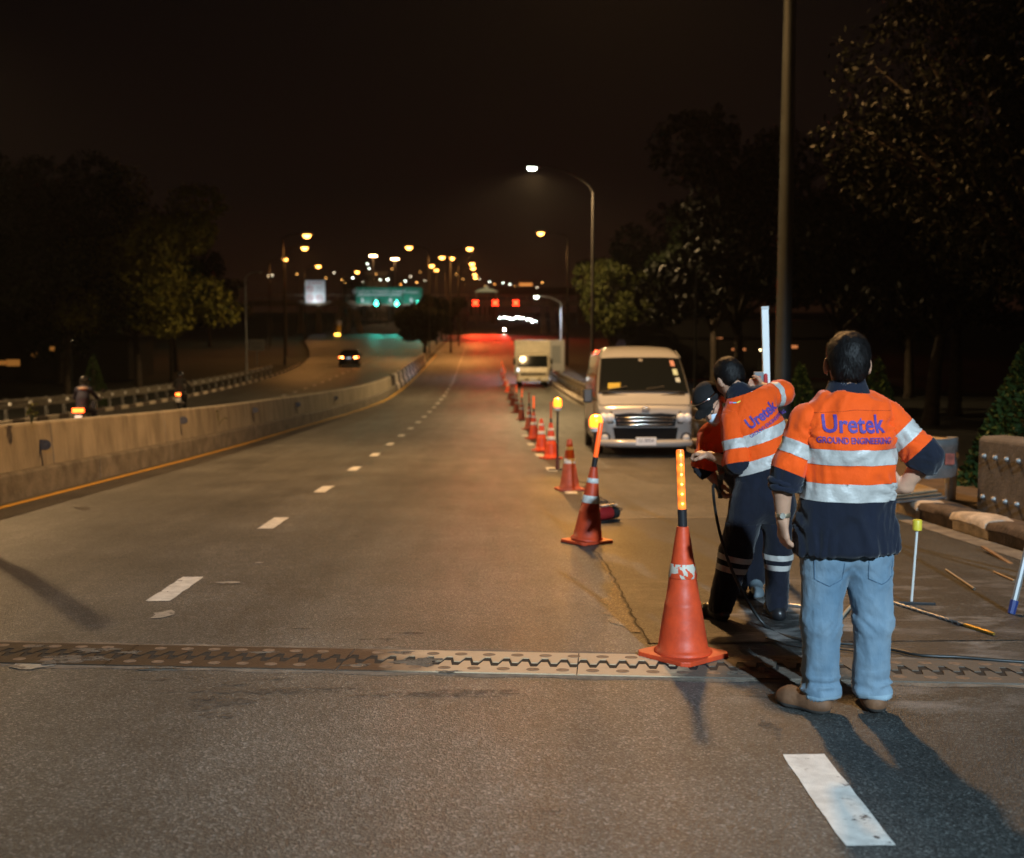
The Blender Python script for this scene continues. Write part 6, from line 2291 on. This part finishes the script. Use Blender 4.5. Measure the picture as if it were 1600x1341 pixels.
banded(V, Q, (.1, .02, .40), (0, 0, 1), [(-.085, -1), (-.052, 0), (-.022, -1), (.012, 0)], B, 'trouser_leg', [M_NAVYP])
shoe(B, (-.255, -.055, 0), (-.345, .12, 0), M_SHOEK, M_SHOEK, .043)
shoe(B, (.092, -.055, 0), (.10, .19, 0), M_SHOEK, M_SHOEK, .043)

# ---------------------------------------------------------------- third worker in a black cap behind, looking down
YC_ = 7.35
C0 = at(1170, 944, YC_)
C = thing('person', 'worker in black cap, glasses and face mask looking down behind the leaning worker', 'person', (C0.x, YC_, rz(YC_)))
tc_ = blend([S((.02, .06, .78), (-.08, -.04, .95), .15, .155, (0, 1, 0), 1.3), S((-.08, -.04, .95), (-.21, -.22, 1.11), .155, .160, (0, 1, 0), 1.35), (S((-.35, -.27, 1.14), (-.10, -.26, 1.21), .07, .07), .08), (S((-.23, -.27, 1.15), (-.28, -.33, 1.25), .085, .065), .05)], .06)
def tcc(P):
    return np.maximum(tc_(P), .72 - P[..., 2])
V, Q = make(tcc, [(-.46, -.42, .70), (.22, .25, 1.36)], .03, .014, .008, 12, 71)
banded(V, Q, (0, 0, 0), (-.3, 0, 1), [(1.075, 1), (1.31, 1)], C, 'shirt', [M_NAVY, M_ORANGE])
sleeve(C, (-.35, -.26, 1.12), (-.385, -.27, .96), (-.345, -.29, .89), .072, .062, .056, [(.2, 1)], 72)
sleeve(C, (-.10, -.25, 1.18), (-.04, -.24, .98), (-.10, -.28, .92), .072, .062, .056, [(.2, 1)], 73)
fdir = Vector((-.34, -.70, -.60)).normalized()
upv = Vector((-.58, -.22, .72))
upv = (upv - fdir * upv.dot(fdir)).normalized()
rgt = fdir.cross(upv).normalized()
hcM = Matrix((rgt, fdir, upv)).transposed()
hcC = Vector((-.375, -.42, 1.375))
headC, hairC, _ = head_fns(hcC, hcM, 1.0)
VQ1 = make(blend([headC, (S((-.25, -.28, 1.17), (-.33, -.36, 1.30), .058, .055), .03)], .03), [hcC - Vector((.15, .17, .22)), hcC + Vector((.15, .15, .16))], .02, .0075)
w1 = Vector((-.300, -.30, .835))
VQ2 = make(blend([S((-.35, -.285, .905), w1, .040, .028)] + hand_prims(w1, (.3, -.3, -.9), (1, .2, 0), 1.2, 1), .012), [(-.42, -.42, .66), (-.2, -.18, .98)], .02, .0065)
VQ4 = make(tcc, [(-.46, -.42, .70), (.22, .25, 1.36)], .03, .035)
VQ4 = ((VQ4[0] - np.array([-.1, -.06, 1.0])) * np.array([.84, .80, .92]) + np.array([-.1, -.06, .99]), VQ4[1])
V, Q = join(VQ1, VQ2, VQ4)
np_mesh('body', V, Q, M_SKIN, C)
V, Q = make(hairC, [hcC - Vector((.15, .15, .15)), hcC + Vector((.15, .15, .15))], .02, .009)
np_mesh('hair', V, Q, M_HAIR, C)
def hl(p):
    return hcC + hcM @ Vector(p)
# cap: crown and long brim
M_CAP = mat('cap_black', (.0045, .004, .0045), .9, bump=.2, bscale=60)
def capfn(P):
    q = (P - np.array(hcC)) @ np.array(hcM)
    a = ell_sd(q, (0, -.012, .048), (.090, .112, .092))
    a = np.maximum(a, .028 - q[..., 2] + .15 * q[..., 1] * 0)
    br = ell_sd(q, (0, .118, .034 ), (.076, .072, .008))
    return np.minimum(a, br)
V, Q = make(capfn, [hl((0, .22, .05)), hl((.1, -.13, .15)), hl((-.1, 0, .02))], .06, .0075)
np_mesh('cap', V, Q, M_CAP, C)
# surgical mask
def maskfn(P):
    q = (P - np.array(hcC)) @ np.array(hcM)
    a = ell_sd(q, (0, .046, -.058), (.062, .074, .062))
    return np.maximum(a, np.maximum(q[..., 2] + .016, .055 - q[..., 1]))
V, Q = make(maskfn, [hl((.08, .14, 0)), hl((-.08, .03, -.13))], .05, .0065)
np_mesh('face_mask', V, Q, M_MASK, C)
for s_ in (-1, 1):
    MB().tube([hl((s_ * .055, .075, -.03)), hl((s_ * .078, .02, -.012)), hl((s_ * .084, -.015, .0))], .0022, 5).build('mask_strap', M_MASK, C)
    MB().tube([hl((s_ * .012, .112, .008)), hl((s_ * .035, .108, .022)), hl((s_ * .058, .09, .008)), hl((s_ * .035, .10, -.014)), hl((s_ * .012, .112, .008))], .0025, 5).build('glasses_rim', M_BLACK, C)
    MB().tube([hl((s_ * .058, .09, .010)), hl((s_ * .083, .0, .010))], .0025, 5).build('glasses_arm', M_CHROME, C)
    MB().lathe([(.001, -.004), (.010, 0), (.001, .004)], 10, cap=False).build('eye', mat('eye_dark', (.02, .015, .012), .2), C, loc=hl((s_ * .033, .086, .004)))
# clear goggles strapped up on the cap
MB().tube([hl((-.090, .02, .075)), hl((-.06, .085, .085)), hl((0, .105, .09)), hl((.06, .085, .085)), hl((.090, .02, .075))], .0055, 6).build('goggles', M_CHROME, C, smooth=True)
# trousers
tq = blend([S((.02, .08, .80), (.06, .08, .76), .13, .125), S((-.02, .08, .72), (-.04, .05, .40), .105, .082), S((-.04, .05, .40), (-.03, .12, .08), .082, .066),
            S((.09, .08, .72), (.10, .04, .40), .105, .082), S((.10, .04, .40), (.07, .10, .08), .082, .066)], .04)
def tqc(P):
    return np.maximum(tq(P), .045 - P[..., 2])
V, Q = make(tqc, [(-.18, -.1, 0), (.24, .26, .95)], .03, .015, .007, 12, 81)
np_mesh('trousers', V, Q, M_NAVYP, C)
M_SHOEW = mat('grey_shoe', (.10, .13, .15), .6)
shoe(C, (.07, .09, 0), (.02, -.14, 0), M_SHOEW, M_SOLE, .042)
shoe(C, (-.03, .11, 0), (-.10, -.10, 0), M_SHOEW, M_SOLE, .042)

# ================================================================== tools and site gear
# white square levelling staff and the receiver clamped to it
ys_ = 8.3
b0 = at(1205, 900, ys_)
b1 = at(1194.5, 479, ys_)
t = thing('levelling_staff', 'white square staff standing upright behind the leaning worker', 'staff', (b0.x, ys_, rz(ys_)), (0, math.atan2(b1.x - b0.x, b1.z - rz(ys_)), 0))
hh = b1.z - rz(ys_)
MB().box((0, 0, hh / 2), (.054, .034, hh)).build('staff_tube', mat('staff_white', (.80, .81, .80), .35), t, bevel=.004)
MB().box((0, 0, hh - .01), (.057, .037, .025)).build('end_cap', mat('cap_grey', (.55, .55, .55), .5), t)
p = at(1185, 594, 8.2)
t = thing('laser_receiver', 'grey and red laser receiver clamped beside the white staff', 'laser receiver', (p.x, 8.2, p.z - .06))
MB().box((0, 0, .06), (.075, .035, .125)).build('case', mat('receiver_grey', (.20, .21, .22), .5), t, bevel=.008)
MB().box((-.004, -.0195, .075), (.034, .004, .032)).build('display', mat('receiver_red', (.55, .05, .05), .4), t)
MB().box((-.004, -.0195, .03), (.028, .004, .02)).build('bubble_vial', mat('vial_pale', (.5, .5, .5), .4), t)
MB().lathe([(.012, 0), (.018, .01), (.016, .09), (.006, .10)], 12, (.055, 0, .01)).build('clamp_knob', mat('receiver_red', (.55, .05, .05), .4), t, auto=40)
MB().tube([(.03, .0, .06), (.075, .03, .06)], .008, 6).build('clamp', M_DARK, t)
# hose from the hand of the capped worker down across the road
hpt = C.location + Vector((-.285, -.34, .78))
g1 = gnd(1196, 982)
g2 = gnd(1250, 1003)
hose = [hpt + Vector((.0, .05, .09)), hpt, at(1114, 760, 6.75), at(1124, 830, 6.5), at(1150, 905, 6.35)]
hose += [on_road(g1.x, g1.y, .016), on_road(g2.x, g2.y, .014)]
for px, py in ((1310, 1009), (1350, 1012), (1395, 1019), (1440, 1028), (1500, 1031), (1560, 1036), (1640, 1041)):
    q = gnd(px, py)
    hose.append(on_road(q.x, q.y, .014))
cable('hose', 'black hose hanging from the capped worker and trailing along the road', hose, .0095, M_HOSE, 'hose')
# hand tool of the capped worker
t = thing('hand_tool', 'dark injection gun in the hand of the capped worker', 'tool', hpt + Vector((0, 0, -.02)))
MB().tube([(0, 0, -.02), (.0, .01, .13)], [.016, .02], 8).build('grip', M_DARK, t)
MB().tube([(0, .0, .12), (-.02, -.08, .16)], [.022, .014], 8).build('nozzle', M_GALVD, t)
MB().tube([(0, .0, .13), (.03, .06, .15)], [.02, .014], 8).build('fitting', mat('brass', (.5, .35, .12), .35, .8), t)
# marker rod: black foot, thin white rod, yellow cap
q = gnd(1424, 945)
t = thing('marker_rod', 'thin white rod with yellow cap standing on a black foot', 'marker rod', on_road(q.x, q.y))
s_f = q.y / FPX
MB().box((.0, 0, .012), (.30, .035, .022), (0, 0, R(-9))).build('foot', M_BLACK, t, bevel=.004)
top = at(1433, 829, q.y) - on_road(q.x, q.y)
MB().tube([(0, 0, .02), top], .0085, 8).build('rod', mat('rod_white', (.68, .68, .66), .4), t)
MB().lathe([(.020, 0), (.030, .004), (.030, .066), (.026, .072), (.001, .072)], 18, top).build('cap', mat('cap_yellow', (.72, .58, .05), .45), t, auto=40)
# drill bit with brass tip and loose rods
def rod(name, label, pa, pb, r, m, cat='rod', tip=None, group=None):
    a, b = gnd(*pa), gnd(*pb)
    a, b = on_road(a.x, a.y, r + .006), on_road(b.x, b.y, r + .006)
    t = thing(name, label, cat, a, group=group)
    d = b - a
    if tip:
        MB().tube([(0, 0, 0), d * .74], r, 8).build('shaft', m, t)
        # spiral flutes
        n_ = 90
        ax_ = d.normalized()
        s1 = ax_.cross(Vector((0, 0, 1))).normalized()
        s2 = ax_.cross(s1)
        pts = [d * .74 * (i / n_) + (s1 * math.cos(i * .9) + s2 * math.sin(i * .9)) * r for i in range(n_ + 1)]
        MB().tube(pts, r * .28, 5).build('flute', m, t)
        MB().tube([d * .74, d * .76, d * .97, d], [r, r * 1.35, r * 1.35, r * .9], 10).build('tip', tip, t)
    else:
        MB().tube([(0, 0, 0), d * .5, d], r, 8).build('bar', m, t)
        MB().tube([d * .98, d * 1.0], r * 1.04, 8).build('cut_end', M_GALV, t)
    return t
rod('drill_bit', 'long spiral drill bit with brass tip lying on the road', (1392, 944), (1553, 995), .0095, M_GALVD, 'drill bit', mat('brass_tip', (.55, .36, .08), .35, .8))
rod('steel_rod', 'short thin rod lying near the kerb behind the drill bit', (1478, 893), (1522, 923), .008, mat('rod_pale', (.40, .33, .24), .6), group='loose rods on the road')
rod('steel_rod', 'short rod lying closest to the tripod leg', (1553, 896), (1584, 910), .007, mat('rod_tan', (.42, .27, .14), .6), group='loose rods on the road')
rod('steel_rod', 'pale rod seen between the legs of the standing worker', (1340, 938), (1308, 976), .010, mat('rod_pale', (.40, .33, .24), .6), group='loose rods on the road')
rod('steel_rod', 'grey rod lying between the bending worker and the jeans', (1228, 948), (1258, 952), .010, M_GALV, group='loose rods on the road')
# timber laths by the kerb
for (pa, pb, lb) in (((1535, 862), (1600, 890), 'long brown lath lying along the kerb at the right edge'), ((1600, 885), (1640, 905), 'brown lath at the right edge nearest the tripod')):
    a, b = gnd(*pa), gnd(*pb)
    m_ = (a + b) / 2
    d = b - a
    o = MB().box((0, 0, 0), (d.length, .035, .012)).build('timber_lath', mat('lath_wood', (.26, .15, .07), .8, var=.3, vscale=10), None)
    o.location = on_road(m_.x, m_.y, .012)
    o.rotation_euler = (0, 0, math.atan2(d.y, d.x))
    tag(o, lb, 'lath', 'timber laths')
# boards laid on the kerb beside the worker
q = Vector((4.62, 11.75, rz(11.75)))
t = thing('board_stack', 'dark sheets of board resting on the kerb behind the standing worker', 'board stack', q)
for i, (z, c_) in enumerate(((.225, (.06, .07, .08)), (.252, (.10, .09, .07)), (.279, (.30, .23, .15)))):
    MB().box((-.03 * i, .05 * i, z), (.80, .55, .018), (R(2), R(-4), R(6 + 3 * i))).build('board', mat('board_%d' % i, c_, .6, var=.3, vscale=5), t, bevel=.003)
# surveying tripod, one leg in view at the right edge
f1 = gnd(1580, 960)
t = thing('tripod', 'aluminium tripod leg with blue foot at the right edge', 'tripod', on_road(f1.x, f1.y))
apex = Vector((.34, .18, 1.15))
for i, ft in enumerate((Vector((0, 0, 0)), Vector((.82, .10, 0)), Vector((.95, .85, 0)))):
    ft.z = rz(f1.y + ft.y) - rz(f1.y)
    lg = MB().tube([ft + (apex - ft) * .06, ft + (apex - ft) * .55, apex], [.020, .021, .022], 8).build('leg', mat('tripod_alu', (.36, .37, .38), .4, .6), t)
    MB().tube([ft + Vector((0, 0, .004)), ft + (apex - ft) * .075], [.024, .026], 8).build('foot', mat('blue_foot', (.015, .035, .16), .5), lg)
MB().lathe([(.05, -.03), (.08, -.02), (.08, .02), (.05, .03)], 16, apex).build('head', M_DARK, t)
# black cable snaking off to the right
pts = []
for px, py in ((1196, 1000), (1240, 1012), (1290, 1016), (1330, 1020), (1380, 1030)):
    q = gnd(px, py)
    pts.append(on_road(q.x, q.y, .012))
cable('thin_cable', 'thin dark cable on the road beside the standing worker', pts, .005, M_HOSE)

# ================================================================== site floodlight on its stand, behind the photographer to the right
WL = Vector((3.45, -8.0, rz(-8.0)))
t = thing('work_light', 'white LED site floodlight on a tall mast behind the photographer', 'work light', WL)
hd = Vector((0, 0, 7.0))
for a in (90, 210, 330):
    MB().tube([(.9 * math.cos(R(a)), .9 * math.sin(R(a)), .02), (0, 0, .75)], .016, 6).build('leg', M_DARK, t)
MB().tube([(0, 0, .4), (0, 0, 6.85)], [.05, .03], 8).build('mast', M_GALVD, t)
tgt = Vector((2.0, 5.6, .2))
dirv = (tgt - (WL + hd)).normalized()
hb = MB().box((0, 0, .05), (.42, .32, .07)).build('lamp_head', M_DARK, t, bevel=.01, loc=hd)
hb.rotation_euler = dirv.to_track_quat('-Z', 'Y').to_euler()
MB().box((0, 0, .012), (.38, .28, .006)).build('lens', emit('worklight_lens', (.78, .9, 1), 30), hb)
sl = spot(t, hd + dirv * .22, 14500, (.64, .85, 1.0), 42, hd + dirv * 5, .75, .16, 'work_lamp')
# ================================================================== damp night air
hz = MB().box((0, 530, 9.5), (1420, 1150, 31)).build('haze', None)
hz['kind'] = 'stuff'
hm = bpy.data.materials.new('night_haze')
hm.use_nodes = True
hn_ = hm.node_tree
hn_.nodes.clear()
ho_ = hn_.nodes.new('ShaderNodeOutputMaterial')
hv_ = hn_.nodes.new('ShaderNodeVolumePrincipled')
hv_.inputs['Color'].default_value = (.9, .88, .85, 1)
hv_.inputs['Density'].default_value = .00015
hv_.inputs['Anisotropy'].default_value = .45
hn_.links.new(hv_.outputs[0], ho_.inputs['Volume'])
hz.data.materials.append(hm)
SC.cycles.volume_bounces = 0
